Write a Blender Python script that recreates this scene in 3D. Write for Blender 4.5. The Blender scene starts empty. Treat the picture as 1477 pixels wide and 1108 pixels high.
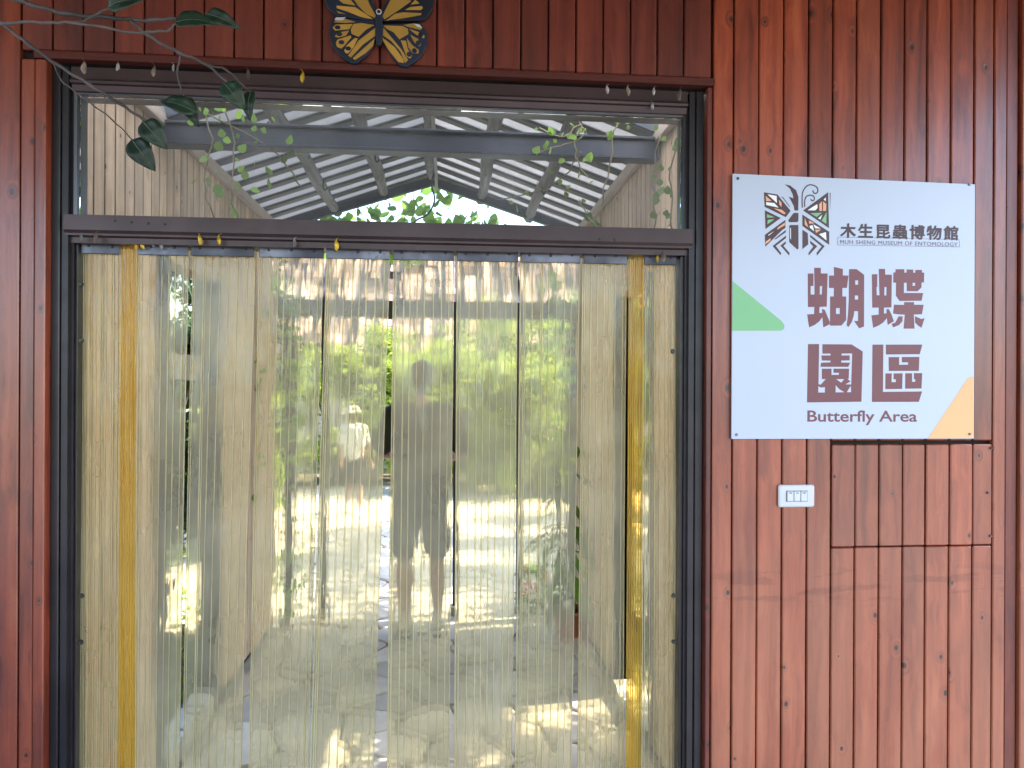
import bpy, bmesh, math, random
from mathutils import Vector, Matrix, noise
import numpy as np

R = math.radians
rnd = random.Random(7)
sc = bpy.context.scene
C = sc.collection

# ------------------------------------------------------------------ camera
cam_d = bpy.data.cameras.new('camera'); cam = bpy.data.objects.new('camera', cam_d); C.objects.link(cam)
cam_d.lens = 26.0; cam_d.sensor_width = 36; cam_d.shift_y = 0.0054; cam_d.clip_start = 0.05; cam_d.clip_end = 2000
yaw, roll = R(5.0), 0.0045
rt = Vector((math.cos(yaw), -math.sin(yaw), 0)); up = Vector((0, 0, 1)); fw = Vector((math.sin(yaw), math.cos(yaw), 0))
cr = rt * math.cos(roll) + up * math.sin(roll); cu = up * math.cos(roll) - rt * math.sin(roll)
m = Matrix((cr, cu, -fw)).transposed().to_4x4(); m.translation = (0, -2.2, 1.55)
cam.matrix_world = m
sc.camera = cam

# ------------------------------------------------------------------ light
SUN_EL, SUN_AZ = R(54), R(80)          # azimuth clockwise from +Y
w = bpy.data.worlds.new('World'); sc.world = w; w.use_nodes = True
nt = w.node_tree; nt.nodes.clear()
sky = nt.nodes.new('ShaderNodeTexSky'); sky.sky_type = 'NISHITA'; sky.sun_disc = False
sky.sun_elevation = SUN_EL; sky.sun_rotation = SUN_AZ; sky.air_density = 1.0; sky.dust_density = 1.5; sky.ozone_density = 1.0
bg = nt.nodes.new('ShaderNodeBackground'); bg.inputs[1].default_value = 0.15
wo = nt.nodes.new('ShaderNodeOutputWorld')
nt.links.new(sky.outputs[0], bg.inputs[0]); nt.links.new(bg.outputs[0], wo.inputs[0])
sd = bpy.data.lights.new('sun', 'SUN'); sd.energy = 2.8; sd.angle = R(0.53); sd.color = (1, .95, .86)
sun = bpy.data.objects.new('sun', sd); C.objects.link(sun)
sv = Vector((math.sin(SUN_AZ) * math.cos(SUN_EL), math.cos(SUN_AZ) * math.cos(SUN_EL), math.sin(SUN_EL)))
sun.rotation_euler = sv.to_track_quat('Z', 'Y').to_euler(); sun.location = sv * 30
vs = sc.view_settings; vs.view_transform = 'Standard'; vs.look = 'None'; vs.gamma = 1; vs.exposure = 2.82; vs.use_curve_mapping = False
sc.cycles.use_denoising = True
sc.cycles.max_bounces = 10; sc.cycles.diffuse_bounces = 5; sc.cycles.glossy_bounces = 4
sc.cycles.transmission_bounces = 8; sc.cycles.transparent_max_bounces = 24
sc.cycles.caustics_reflective = False; sc.cycles.sample_clamp_indirect = 6

# ------------------------------------------------------------------ helpers
def link(o, parent=None):
    C.objects.link(o)
    if parent is not None: o.parent = parent
    return o
def tag(o, label=None, cat=None, group=None, kind=None):
    if label: o['label'] = label
    if cat: o['category'] = cat
    if group: o['group'] = group
    if kind: o['kind'] = kind
    return o
def empty(name, loc=(0, 0, 0)):
    o = bpy.data.objects.new(name, None); o.location = loc; o.empty_display_size = .1; C.objects.link(o); return o
def meshobj(name, me, mat, parent=None, loc=(0, 0, 0), rot=(0, 0, 0)):
    o = bpy.data.objects.new(name, me); o.location = loc; o.rotation_euler = rot
    if mat is not None and len(me.materials) == 0: me.materials.append(mat)
    return link(o, parent)
def bm2me(bm, name, smooth=False):
    me = bpy.data.meshes.new(name); bm.to_mesh(me); bm.free()
    if smooth:
        for p in me.polygons: p.use_smooth = True
    return me
def box_bm(bm, lo, hi, bev=0.0):
    r = bmesh.ops.create_cube(bm, size=1)
    c = [(a + b) / 2 for a, b in zip(lo, hi)]; s = [abs(b - a) for a, b in zip(lo, hi)]
    for v in r['verts']: v.co = Vector((v.co.x * s[0] + c[0], v.co.y * s[1] + c[1], v.co.z * s[2] + c[2]))
    if bev > 0:
        es = list({e for v in r['verts'] for e in v.link_edges})
        bmesh.ops.bevel(bm, geom=es, offset=bev, segments=1, affect='EDGES', clamp_overlap=True)
def box(name, lo, hi, mat, parent=None, bev=0.002):
    """a bevelled box whose origin is its own centre"""
    c = Vector([(a + b) / 2 for a, b in zip(lo, hi)])
    bm = bmesh.new(); box_bm(bm, Vector(lo) - c, Vector(hi) - c, bev)
    return meshobj(name, bm2me(bm, name), mat, parent, c)
_bc = {}
def sbox(name, lo, hi, mat, parent=None, bev=0.002):
    """box that shares mesh data with equal-sized ones of the same material"""
    c = Vector([(a + b) / 2 for a, b in zip(lo, hi)]); s = tuple(round(abs(b - a), 4) for a, b in zip(lo, hi))
    k = (s, mat.name, bev)
    if k not in _bc:
        bm = bmesh.new(); box_bm(bm, Vector(s) * -.5, Vector(s) * .5, bev); _bc[k] = bm2me(bm, name)
    return meshobj(name, _bc[k], mat, parent, c)
def tube_bm(bm, pts, rads, n=6, caps=True):
    pts = [Vector(p) for p in pts]; rings = []
    if not hasattr(rads, '__len__'): rads = [rads] * len(pts)
    ref = Vector((0.3, 0.2, 1)).normalized()
    for i, p in enumerate(pts):
        t = (pts[min(i + 1, len(pts) - 1)] - pts[max(i - 1, 0)]).normalized()
        a = t.cross(ref)
        if a.length < 1e-3: a = t.cross(Vector((1, 0, 0)))
        a.normalize(); b = t.cross(a)
        rings.append([bm.verts.new(p + (a * math.cos(k * 2 * math.pi / n) + b * math.sin(k * 2 * math.pi / n)) * rads[i]) for k in range(n)])
    for i in range(len(rings) - 1):
        for k in range(n):
            bm.faces.new((rings[i][k], rings[i][(k + 1) % n], rings[i + 1][(k + 1) % n], rings[i + 1][k]))
    if caps:
        bm.faces.new(rings[0][::-1]); bm.faces.new(rings[-1])
def tube(name, pts, rads, mat, parent=None, n=6):
    bm = bmesh.new(); tube_bm(bm, pts, rads, n); return meshobj(name, bm2me(bm, name, True), mat, parent)
def smooth_path(pts, k=4):
    P = [Vector(p) for p in pts]; out = []
    for i in range(len(P) - 1):
        p0, p1, p2, p3 = P[max(i - 1, 0)], P[i], P[i + 1], P[min(i + 2, len(P) - 1)]
        for j in range(k):
            t = j / k
            out.append(.5 * ((2 * p1) + (p2 - p0) * t + (2 * p0 - 5 * p1 + 4 * p2 - p3) * t * t + (3 * p1 - p0 - 3 * p2 + p3) * t ** 3))
    out.append(P[-1]); return out
def flat_shape(name, loops, depth, mat, parent, M, z0=0.0, bevel=0.0):
    """filled 2D outlines (holes by even-odd) extruded by depth; M maps local XY(Z out) to the parent's space"""
    cu_ = bpy.data.curves.new(name, 'CURVE'); cu_.dimensions = '2D'; cu_.fill_mode = 'BOTH'; cu_.extrude = depth / 2; cu_.bevel_depth = bevel
    for lp in loops:
        s = cu_.splines.new('POLY'); s.points.add(len(lp) - 1)
        for q, p in zip(s.points, lp): q.co = (p[0], p[1], 0, 1)
        s.use_cyclic_u = True
    o = bpy.data.objects.new(name, cu_); C.objects.link(o)
    dg = bpy.context.evaluated_depsgraph_get(); me = bpy.data.meshes.new_from_object(o.evaluated_get(dg))
    bpy.data.objects.remove(o); bpy.data.curves.remove(cu_)
    me.name = name
    for v in me.vertices: v.co = M @ Vector((v.co.x, v.co.y, v.co.z + z0 + depth / 2))
    me.materials.clear()
    return meshobj(name, me, mat, parent)
def text_shape(name, body, size, mat, parent, M, pos, width=None, bold=0.0, space=1.0, z0=.001, thick=0.0):
    cu_ = bpy.data.curves.new(name, 'FONT'); cu_.body = body; cu_.size = 1; cu_.space_character = space; cu_.offset = bold; cu_.extrude = .0002
    o = bpy.data.objects.new(name, cu_); C.objects.link(o)
    dg = bpy.context.evaluated_depsgraph_get(); me = bpy.data.meshes.new_from_object(o.evaluated_get(dg))
    bpy.data.objects.remove(o); bpy.data.curves.remove(cu_); me.name = name
    if thick:                                   # heavier strokes: nudged layers, each a hair above the last
        vv = [tuple(v.co) for v in me.vertices]; ff = [tuple(p.vertices) for p in me.polygons]; V2, F2 = [], []
        for q, (ox, oy) in enumerate(((0, 0), (thick, 0), (-thick, 0), (0, thick), (0, -thick), (thick, thick), (-thick, -thick))):
            b = len(V2); V2 += [(x + ox, y + oy, z + q * .00012) for x, y, z in vv]; F2 += [tuple(i + b for i in f) for f in ff]
        me = bpy.data.meshes.new(name); me.from_pydata(V2, [], F2)
    xs = [v.co.x for v in me.vertices]; x0, x1 = min(xs), max(xs)
    ks = (width / (x1 - x0)) if width else size
    for v in me.vertices:
        v.co = M @ Vector(((v.co.x - x0) * ks + pos[0], v.co.y * size + pos[1], v.co.z * .5 + z0))
    me.materials.clear()
    return meshobj(name, me, mat, parent)

# ------------------------------------------------------------------ materials
class N:
    def __init__(s, name):
        s.m = bpy.data.materials.new(name); s.m.use_nodes = True; s.t = s.m.node_tree; s.t.nodes.clear()
        s.out = s.t.nodes.new('ShaderNodeOutputMaterial')
    def n(s, kind, **kw):
        nd = s.t.nodes.new('ShaderNode' + kind)
        for k, v in kw.items():
            if k.startswith('i_'):
                nd.inputs[k[2:].replace('_', ' ')].default_value = v
            else: setattr(nd, k, v)
        return nd
    def l(s, a, b): s.t.links.new(a, b)
    def math(s, op, a, b=None, clamp=False):
        nd = s.t.nodes.new('ShaderNodeMath'); nd.operation = op; nd.use_clamp = clamp
        for i, v in enumerate((a, b)):
            if v is None: continue
            if isinstance(v, (int, float)): nd.inputs[i].default_value = v
            else: s.l(v, nd.inputs[i])
        return nd.outputs[0]
    def mix(s, f, a, b, blend='MIX'):
        nd = s.t.nodes.new('ShaderNodeMix'); nd.data_type = 'RGBA'; nd.blend_type = blend
        for i, v in ((0, f), (6, a), (7, b)):
            if isinstance(v, (int, float)): nd.inputs[i].default_value = v
            elif isinstance(v, tuple): nd.inputs[i].default_value = (*v[:3], 1)
            else: s.l(v, nd.inputs[i])
        return nd.outputs[2]
    def ramp(s, f, *stops):
        nd = s.t.nodes.new('ShaderNodeValToRGB'); e = nd.color_ramp.elements
        while len(e) < len(stops): e.new(.5)
        for q, (p, c) in zip(e, stops):
            q.position = p; q.color = (*c, 1) if isinstance(c, tuple) else (c, c, c, 1)
        s.l(f, nd.inputs[0]); return nd.outputs[0]
    def smooth(s, f, a, b, lo=0., hi=1.):
        nd = s.t.nodes.new('ShaderNodeMapRange'); nd.interpolation_type = 'SMOOTHSTEP'
        s.l(f, nd.inputs[0])
        for i, v in zip((1, 2, 3, 4), (a, b, lo, hi)): nd.inputs[i].default_value = v
        return nd.outputs[0]
    def noise(s, vec, scale, detail=4, rough=.55, dim='3D'):
        nd = s.n('TexNoise', noise_dimensions=dim); nd.inputs['Scale'].default_value = scale
        nd.inputs['Detail'].default_value = detail; nd.inputs['Roughness'].default_value = rough
        if vec is not None: s.l(vec, nd.inputs['Vector'])
        return nd.outputs['Fac']
    def coords(s, scale=(1, 1, 1), rand=True, which='Object'):
        tc = s.n('TexCoord'); v = tc.outputs[which]
        if rand:
            oi = s.n('ObjectInfo'); r = s.n('VectorMath', operation='SCALE'); 
            cmb = s.n('CombineXYZ')
            s.l(s.math('MULTIPLY', oi.outputs['Random'], 37.0), cmb.inputs[0]); s.l(s.math('MULTIPLY', oi.outputs['Random'], 91.0), cmb.inputs[1]); s.l(s.math('MULTIPLY', oi.outputs['Random'], 53.0), cmb.inputs[2])
            ad = s.n('VectorMath', operation='ADD'); s.l(v, ad.inputs[0]); s.l(cmb.outputs[0], ad.inputs[1]); v = ad.outputs[0]; s.rand = oi.outputs['Random']
        mu = s.n('VectorMath', operation='MULTIPLY'); s.l(v, mu.inputs[0]); mu.inputs[1].default_value = scale
        return mu.outputs[0]
    def bsdf(s, col, rough=.5, metal=0., spec=.5, bump=None, bstr=.3, bdist=.01, coat=0., **kw):
        p = s.n('BsdfPrincipled')
        def put(k, v):
            if isinstance(v, (int, float)): p.inputs[k].default_value = v
            elif isinstance(v, tuple): p.inputs[k].default_value = (*v[:3], 1)
            else: s.l(v, p.inputs[k])
        put('Base Color', col); put('Roughness', rough); put('Metallic', metal); put('Specular IOR Level', spec); put('Coat Weight', coat)
        if coat: p.inputs['Coat Roughness'].default_value = .22
        for k, v in kw.items(): put(k.replace('_', ' '), v)
        if bump is not None:
            b = s.n('Bump'); b.inputs['Strength'].default_value = bstr; b.inputs['Distance'].default_value = bdist
            s.l(bump, b.inputs['Height']); s.l(b.outputs[0], p.inputs['Normal'])
        return p.outputs[0]
    def done(s, sh): s.l(sh, s.out.inputs[0]); return s.m

def wood(name, pale, mid, dark, knots=.5, gloss=.38, along='Z', coat=.25, var=.35, smudge_sheen=False, pore=(.02, .008, .006), spec=.5):
    """boards: long grain, per-board tone, knots, rubbed varnish"""
    s = N(name)
    st = {'Z': (26, 26, 1.1), 'Y': (26, 1.1, 26), 'X': (1.1, 26, 26)}[along]
    v = s.coords(st); base = s.coords((1, 1, 1)); rr = s.rand
    vo = s.n('TexVoronoi', feature='F1', distance='EUCLIDEAN', voronoi_dimensions='2D'); vo.inputs['Scale'].default_value = 7.5
    sx = s.n('SeparateXYZ'); s.l(base, sx.inputs[0]); ia, ib, ic = {'Z': (0, 1, 2), 'Y': (0, 2, 1), 'X': (1, 2, 0)}[along]
    kc = s.n('CombineXYZ'); s.l(s.math('ADD', sx.outputs[ia], sx.outputs[ib]), kc.inputs[0]); s.l(s.math('MULTIPLY', sx.outputs[ic], .7), kc.inputs[1])
    s.l(kc.outputs[0], vo.inputs['Vector'])
    pick = s.n('SeparateColor'); s.l(vo.outputs['Color'], pick.inputs[0])
    on = s.math('GREATER_THAN', pick.outputs[0], 1 - knots)
    rad = s.math('MULTIPLY_ADD', pick.outputs[1], .036); s.t.nodes[-1].inputs[2].default_value = .016
    rel = s.math('DIVIDE', vo.outputs['Distance'], rad)
    core = s.math('MULTIPLY', s.smooth(rel, 1.25, .75), on)
    halo = s.math('MULTIPLY', s.smooth(rel, 4.2, .9), on)
    wob = s.noise(base, 3.0, 3)
    dv = s.n('VectorMath', operation='ADD'); s.l(v, dv.inputs[0])
    cb = s.n('CombineXYZ'); hw = s.math('ADD', s.math('MULTIPLY', halo, 1.2), s.math('MULTIPLY', wob, 1.6))
    for i in range(3): s.l(hw, cb.inputs[i])
    s.l(cb.outputs[0], dv.inputs[1])
    g1 = s.noise(dv.outputs[0], 1.0, 5, .62); g2 = s.noise(dv.outputs[0], 4.5, 3, .6)
    broad = s.noise(base, 2.2, 3)
    col = s.ramp(g1, (.30, dark), (.52, mid), (.74, pale))
    col = s.mix(s.smooth(g2, .55, .75, 0, .35), col, dark)
    tone = s.math('MULTIPLY_ADD', rr, var); s.t.nodes[-1].inputs[2].default_value = 1 - var / 2
    tn = s.n('CombineColor'); 
    for i in range(3): s.l(s.math('MULTIPLY', tone, s.math('MULTIPLY_ADD', broad, .5) if False else 1.0), tn.inputs[i])
    col = s.mix(1.0, col, tn.outputs[0], 'MULTIPLY')
    col = s.mix(s.smooth(broad, .5, .72, 0, .45), col, dark)
    col = s.mix(s.math('MULTIPLY', halo, .45), col, dark)
    col = s.mix(s.math('MULTIPLY', core, .9), col, pore)
    fine = s.noise(base, 60, 2)
    col = s.mix(s.smooth(fine, .68, .78, 0, .35), col, dark)
    if smudge_sheen:
        gp = s.n('NewGeometry'); px = s.n('SeparateXYZ'); s.l(gp.outputs['Position'], px.inputs[0])
        nz = s.n('VectorMath', operation='MULTIPLY'); s.l(gp.outputs['Position'], nz.inputs[0]); nz.inputs[1].default_value = (5, 5, 26)
        sm = s.noise(nz.outputs[0], 1.0, 4, .6)
        dz = s.math('ABSOLUTE', s.math('SUBTRACT', px.outputs[2], .955))
        band = s.math('MULTIPLY', s.smooth(dz, .085, .02), s.smooth(sm, .50, .60))
        nz2 = s.n('VectorMath', operation='MULTIPLY'); s.l(gp.outputs['Position'], nz2.inputs[0]); nz2.inputs[1].default_value = (9, 9, 3)
        sc2 = s.noise(nz2.outputs[0], 1.0, 5, .65)
        col = s.mix(s.smooth(sc2, .58, .74, 0, .30), col, pale)
        # sheen and ground bounce painted into the colour: paler lower down, in uneven patches
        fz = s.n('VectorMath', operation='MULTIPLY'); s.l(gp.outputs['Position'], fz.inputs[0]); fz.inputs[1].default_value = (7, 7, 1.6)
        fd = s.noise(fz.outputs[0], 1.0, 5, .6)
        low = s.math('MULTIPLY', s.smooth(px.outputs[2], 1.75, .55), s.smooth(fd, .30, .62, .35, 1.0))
        sheen_col = s.mix(g1, (.26, .072, .032), (.53, .20, .105))
        col = s.mix(s.math('MULTIPLY', s.math('MULTIPLY', low, s.math('SUBTRACT', 1.0, core)), .55), col, sheen_col)
        col = s.mix(s.math('MULTIPLY', band, .36), col, dark)
    rg = s.math('MULTIPLY_ADD', g2, .25); s.t.nodes[-1].inputs[2].default_value = gloss - .1
    bmp = s.math('SUBTRACT', s.math('MULTIPLY', g2, .35), s.math('MULTIPLY', core, .8))
    return s.done(s.bsdf(col, rg, bump=bmp, bstr=.25, bdist=.004, coat=coat, spec=spec))

def plain(name, col, rough=.5, metal=0., var=.12, scale=14., bstr=.15, spec=.5, speck=None, coat=0., bdist=.004):
    s = N(name); v = s.coords((1, 1, 1)); a = s.noise(v, scale, 5); b = s.noise(v, scale * .18, 3)
    dk = tuple(c * (1 - var * 1.6) for c in col); lt = tuple(min(1, c * (1 + var)) for c in col)
    c = s.mix(s.smooth(s.math('MULTIPLY_ADD', b, .5) if False else b, .35, .68), dk, lt)
    c = s.mix(s.smooth(a, .4, .75, 0, .35), c, dk)
    if speck: c = s.mix(s.smooth(s.noise(v, scale * 6, 2), .66, .72, 0, .8), c, speck)
    rg = s.math('MULTIPLY_ADD', a, .2); s.t.nodes[-1].inputs[2].default_value = max(.02, rough - .1)
    return s.done(s.bsdf(c, rg, metal, spec, bump=a, bstr=bstr, bdist=bdist, coat=coat))

def leafmat(name, a, b, trans=.45, rough=.45, tcol=None):
    s = N(name); v = s.coords((1, 1, 1)); gp = s.n('NewGeometry')
    big = s.noise(gp.outputs['Position'], 2.6, 3)
    vor = s.n('TexWhiteNoise', noise_dimensions='3D')
    q = s.n('VectorMath', operation='SNAP'); s.l(gp.outputs['Position'], q.inputs[0]); q.inputs[1].default_value = (.05, .05, .05)
    s.l(q.outputs[0], vor.inputs['Vector'])
    f = s.math('ADD', s.math('MULTIPLY', vor.outputs['Value'], .45), s.smooth(big, .35, .65, 0, .55))
    c = s.mix(f, a, b)
    p = s.bsdf(c, rough, spec=.35)
    tr = s.n('BsdfTranslucent'); s.l(s.mix(.6, c, tcol or b), tr.inputs[0])
    mx = s.n('MixShader'); mx.inputs[0].default_value = trans; s.l(p, mx.inputs[1]); s.l(tr.outputs[0], mx.inputs[2])
    return s.done(mx.outputs[0])

def pvc(name, tint, haze_col, haze, refr=.60, wav=.8, gloss=.10, tint2=None, fine=22):
    """soft ribbed curtain plastic: tinted see-through, slightly wavy and scuffed"""
    s = N(name); tc = s.coords((1, 1, 1)); 
    sv_ = s.n('VectorMath', operation='MULTIPLY'); s.l(tc, sv_.inputs[0]); sv_.inputs[1].default_value = (9, 9, 1.6)
    wave = s.noise(sv_.outputs[0], 1.6, 3, .5)
    bp = s.n('Bump'); bp.inputs['Strength'].default_value = wav; bp.inputs['Distance'].default_value = .03; s.l(wave, bp.inputs['Height'])
    tv = s.n('VectorMath', operation='MULTIPLY'); s.l(tc, tv.inputs[0]); tv.inputs[1].default_value = (fine, fine, .5)
    tcol = s.mix(s.smooth(s.noise(tv.outputs[0], 1.0, 3, .6), .42, .62), tint, tint2 or tint)
    tr = s.n('BsdfTransparent'); s.l(tcol, tr.inputs[0])
    rf = s.n('BsdfRefraction'); s.l(tcol, rf.inputs['Color']); rf.inputs['IOR'].default_value = 1.05; rf.inputs['Roughness'].default_value = .19
    s.l(bp.outputs[0], rf.inputs['Normal'])
    m1 = s.n('MixShader'); m1.inputs[0].default_value = refr; s.l(tr.outputs[0], m1.inputs[1]); s.l(rf.outputs[0], m1.inputs[2])
    df = s.n('BsdfDiffuse'); df.inputs[0].default_value = (*haze_col, 1)
    tl = s.n('BsdfTranslucent'); tl.inputs[0].default_value = (*haze_col, 1)
    m2 = s.n('MixShader'); m2.inputs[0].default_value = .7; s.l(df.outputs[0], m2.inputs[1]); s.l(tl.outputs[0], m2.inputs[2])
    scuff = s.noise(tc, 2.2, 4, .6); stv = s.n('VectorMath', operation='MULTIPLY'); s.l(tc, stv.inputs[0]); stv.inputs[1].default_value = (22, 22, .7)
    streak = s.noise(stv.outputs[0], 1.0, 3, .6)
    hz = s.math('MULTIPLY', s.math('ADD', s.smooth(scuff, .35, .75, .65, 1.25), s.smooth(streak, .5, .8, 0, .28)), haze, True)
    m3 = s.n('MixShader'); s.l(hz, m3.inputs[0]); s.l(m1.outputs[0], m3.inputs[1]); s.l(m2.outputs[0], m3.inputs[2])
    gl = s.n('BsdfGlossy'); gl.inputs['Roughness'].default_value = gloss; s.l(bp.outputs[0], gl.inputs['Normal'])
    fr = s.n('Fresnel'); fr.inputs['IOR'].default_value = 1.45; s.l(bp.outputs[0], fr.inputs['Normal'])
    m4 = s.n('MixShader'); s.l(s.math('MULTIPLY', fr.outputs[0], .9), m4.inputs[0]); s.l(m3.outputs[0], m4.inputs[1]); s.l(gl.outputs[0], m4.inputs[2])
    return s.done(m4.outputs[0])

M = {}
M['red'] = wood('red_stained_cedar', (.35, .080, .032), (.245, .042, .015), (.09, .014, .007), knots=.6, gloss=.36, smudge_sheen=True, coat=.55, var=.46)
M['red_plain'] = wood('red_stained_cedar_plain', (.35, .080, .032), (.245, .042, .015), (.09, .014, .007), knots=.5, gloss=.34, coat=.6, var=.3)
M['red_dark'] = wood('dark_red_stained_cedar', (.20, .037, .019), (.14, .023, .012), (.065, .010, .006), knots=.3, gloss=.4, coat=.2, var=.4)
M['red_x'] = wood('red_stained_moulding', (.10, .019, .012), (.075, .014, .009), (.045, .009, .006), knots=.1, gloss=.62, along='X', coat=0, spec=.25, var=.1)
M['backing'] = plain('dark_gap_board', (.018, .009, .007), .8)
M['tan'] = wood('weathered_pale_cedar', (.76, .585, .425), (.66, .49, .345), (.42, .30, .21), knots=.25, gloss=.6, coat=0, var=.3, pore=(.08, .05, .035), spec=.3)
M['tan_y'] = wood('pale_timber_rail', (.60, .50, .44), (.52, .43, .37), (.34, .27, .23), knots=.15, gloss=.6, along='Y', coat=0, var=.15, pore=(.1, .07, .05), spec=.3)
M['grey_y'] = wood('weathered_grey_purlin', (.36, .36, .38), (.24, .24, .26), (.11, .11, .12), knots=.5, gloss=.7, along='Y', coat=0, var=.2, pore=(.05, .05, .05), spec=.25)
M['frame'] = plain('dark_bronze_aluminium', (.032, .027, .031), .36, .35, .18, 20, .05)
M['frame_brown'] = plain('brown_anodised_aluminium', (.060, .036, .037), .34, .3, .15, 20, .05)
M['frame_edge'] = plain('bare_aluminium_lip', (.16, .16, .18), .34, .7, .2, 20, .05)
M['steel'] = plain('dark_painted_steel', (.017, .023, .045), .42, .2, .25, 9, .1)
M['post'] = plain('black_post_paint', (.020, .020, .020), .5, .0, .25, 9, .1)
M['plate'] = plain('stained_zinc_plate', (.15, .155, .19), .42, .75, .4, 26, .2, speck=(.05, .025, .012))
M['bolt'] = plain('dark_bolt', (.05, .048, .05), .4, .7)
M['white_board'] = plain('sign_white_enamel', (  .50, .545, .665), .33, 0, .05, 3, .02, coat=.2)
M['ink'] = plain('sign_brown_print', (.165, .044, .052), .42, 0, .06, 5, .0)
M['ink_dark'] = plain('sign_dark_brown_print', (.055, .018, .022), .42, 0, .06, 5, .0)
M['ink_grey'] = plain('sign_grey_violet_print', (.16, .12, .17), .42, 0, .06, 5, .0)
M['green'] = plain('sign_green_print', (.20, .46, .22), .4, 0, .05, 5, .0)
M['peach'] = plain('sign_peach_print', (.78, .36, .20), .4, 0, .05, 5, .0)
M['orange'] = plain('sign_orange_print', (.82, .42, .19), .4, 0, .05, 5, .0)
M['white_print'] = plain('sign_white_print', (.82, .82, .84), .4, 0, .02, 5, .0)
M['switch'] = plain('switch_white_plastic', (.56, .56, .58), .35, 0, .04, 8, .02)
M['switch_key'] = plain('switch_key_grey', (.60, .61, .64), .35, 0, .04, 8, .02)
M['line'] = plain('switch_dark_line', (.12, .12, .13), .5)
M['navy'] = plain('plaque_navy_paint', (.010, .016, .035), .4, 0, .3, 10, .15)
M['gold'] = plain('plaque_gold_paint', (.42, .235, .04), .5, .0, .18, 16, .2)
M['plaque_white'] = plain('plaque_white_paint', (.55, .55, .58), .5)
M['stem'] = plain('grey_violet_stem', (.085, .068, .068), .6, 0, .35, 40, .4)
M['leaf_dark'] = plain('waxy_dark_leaf', (.010, .030, .014), .5, 0, .35, 12, .25)
M['leaf_vein'] = plain('pale_leaf_vein', (.075, .11, .07), .45)
def roofmat():
    s = N('off_white_roof_sheet'); v = s.coords((1, 1, 1)); c = s.mix(s.smooth(s.noise(v, 5, 4), .35, .7), (.20, .195, .195), (.27, .265, .265))
    p = s.bsdf(c, .45); tl = s.n('BsdfTranslucent'); tl.inputs[0].default_value = (.94, .93, .92, 1)
    mx = s.n('MixShader'); mx.inputs[0].default_value = .10; s.l(p, mx.inputs[1]); s.l(tl.outputs[0], mx.inputs[2]); return s.done(mx.outputs[0])
M['roof'] = roofmat()
M['roof_rib'] = plain('grey_roof_rib', (.055, .053, .056), .5, 0, .15, 6, .05)
def fill_panel():
    s = N('fill_panel_diffuser'); tl = s.n('BsdfTranslucent'); tl.inputs[0].default_value = (.92, .91, .88, 1); p = s.bsdf((.7, .7, .68), .4)
    mx = s.n('MixShader'); mx.inputs[0].default_value = .85; s.l(p, mx.inputs[1]); s.l(tl.outputs[0], mx.inputs[2]); return s.done(mx.outputs[0])
M['fill_panel'] = fill_panel()
M['conduit'] = plain('pale_conduit', (.5, .5, .5), .5)
M['stone'] = plain('pale_flagstone', (.53, .48, .395), .7, 0, .20, 9, .8, speck=(.28, .26, .23), bdist=.012)
M['mortar'] = plain('dark_joint_mortar', (.46, .42, .35), .9, 0, .25, 20, .6)
M['soil'] = plain('garden_soil', (.21, .18, .12), .95, 0, .4, 3, .8)
M['kerb'] = plain('whitewashed_stone', (.44, .43, .40), .7, 0, .25, 8, .6)
M['apron'] = plain('grey_concrete_apron', (.20, .20, .20), .8, 0, .15, 5, .3)
M['tile'] = plain('pinkish_clay_tile', (.50, .375, .35), .75, 0, .08, 5, .2)
M['render'] = plain('cream_house_render', (.60, .56, .50), .8, 0, .1, 4, .2)
M['glassdark'] = plain('dark_window_pane', (.03, .04, .05), .1)
M['porch'] = plain('porch_roof_boards', (.10, .06, .045), .7, 0, .2, 6, .2)
M['leaf_y'] = leafmat('sunny_yellow_green_leaf', (.16, .25, .03), (.34, .42, .07), .5)
M['leaf_g'] = leafmat('mid_green_leaf', (.05, .11, .02), (.15, .25, .04), .45)
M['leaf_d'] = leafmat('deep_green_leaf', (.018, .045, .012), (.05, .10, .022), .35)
M['leaf_vine'] = leafmat('fresh_vine_leaf', (.13, .27, .04), (.28, .46, .08), .62)
M['bark'] = plain('grey_brown_bark', (.10, .075, .055), .9, 0, .35, 20, 1)
M['twine'] = plain('dry_vine_stem', (.20, .18, .10), .8)
M['flower'] = plain('red_orange_petal', (.70, .09, .04), .5)
M['terracotta'] = plain('terracotta_pot', (.42, .16, .09), .8)
M['gold_pupa'] = plain('golden_chrysalis_skin', (.62, .40, .03), .28, .35, .3, 120, .4)
M['amber_pupa'] = plain('amber_chrysalis_skin', (.50, .24, .03), .32, .1, .3, 120, .4)
M['brown_pupa'] = plain('dry_brown_chrysalis_husk', (.22, .155, .12), .7, 0, .5, 90, .6)
M['grey_pupa'] = plain('grey_empty_chrysalis_husk', (.30, .28, .29), .6, 0, .5, 90, .6)
M['pvc'] = pvc('yellowed_clear_pvc', (.99, .91, .645), (.99, .91, .66), .32, tint2=(.985, .895, .60))
M['pvc_dense'] = pvc('scuffed_yellow_pvc', (.98, .86, .56), (.97, .84, .54), .30, tint2=(.98, .90, .65))
M['rib'] = pvc('pvc_rib', (.93, .85, .52), (.97, .90, .64), .70, refr=.3, gloss=.15)
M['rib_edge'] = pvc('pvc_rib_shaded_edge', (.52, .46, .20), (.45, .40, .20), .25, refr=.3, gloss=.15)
M['amber'] = pvc('amber_pvc', (.98, .78, .20), (.95, .66, .12), .34, tint2=(.98, .91, .55), fine=75)
M['amber_rib'] = pvc('amber_pvc_rib', (.93, .66, .12), (.92, .60, .10), .6, refr=.3, gloss=.15)
M['skin'] = plain('skin', (.42, .24, .17), .5, 0, .06, 8, .03)
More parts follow.
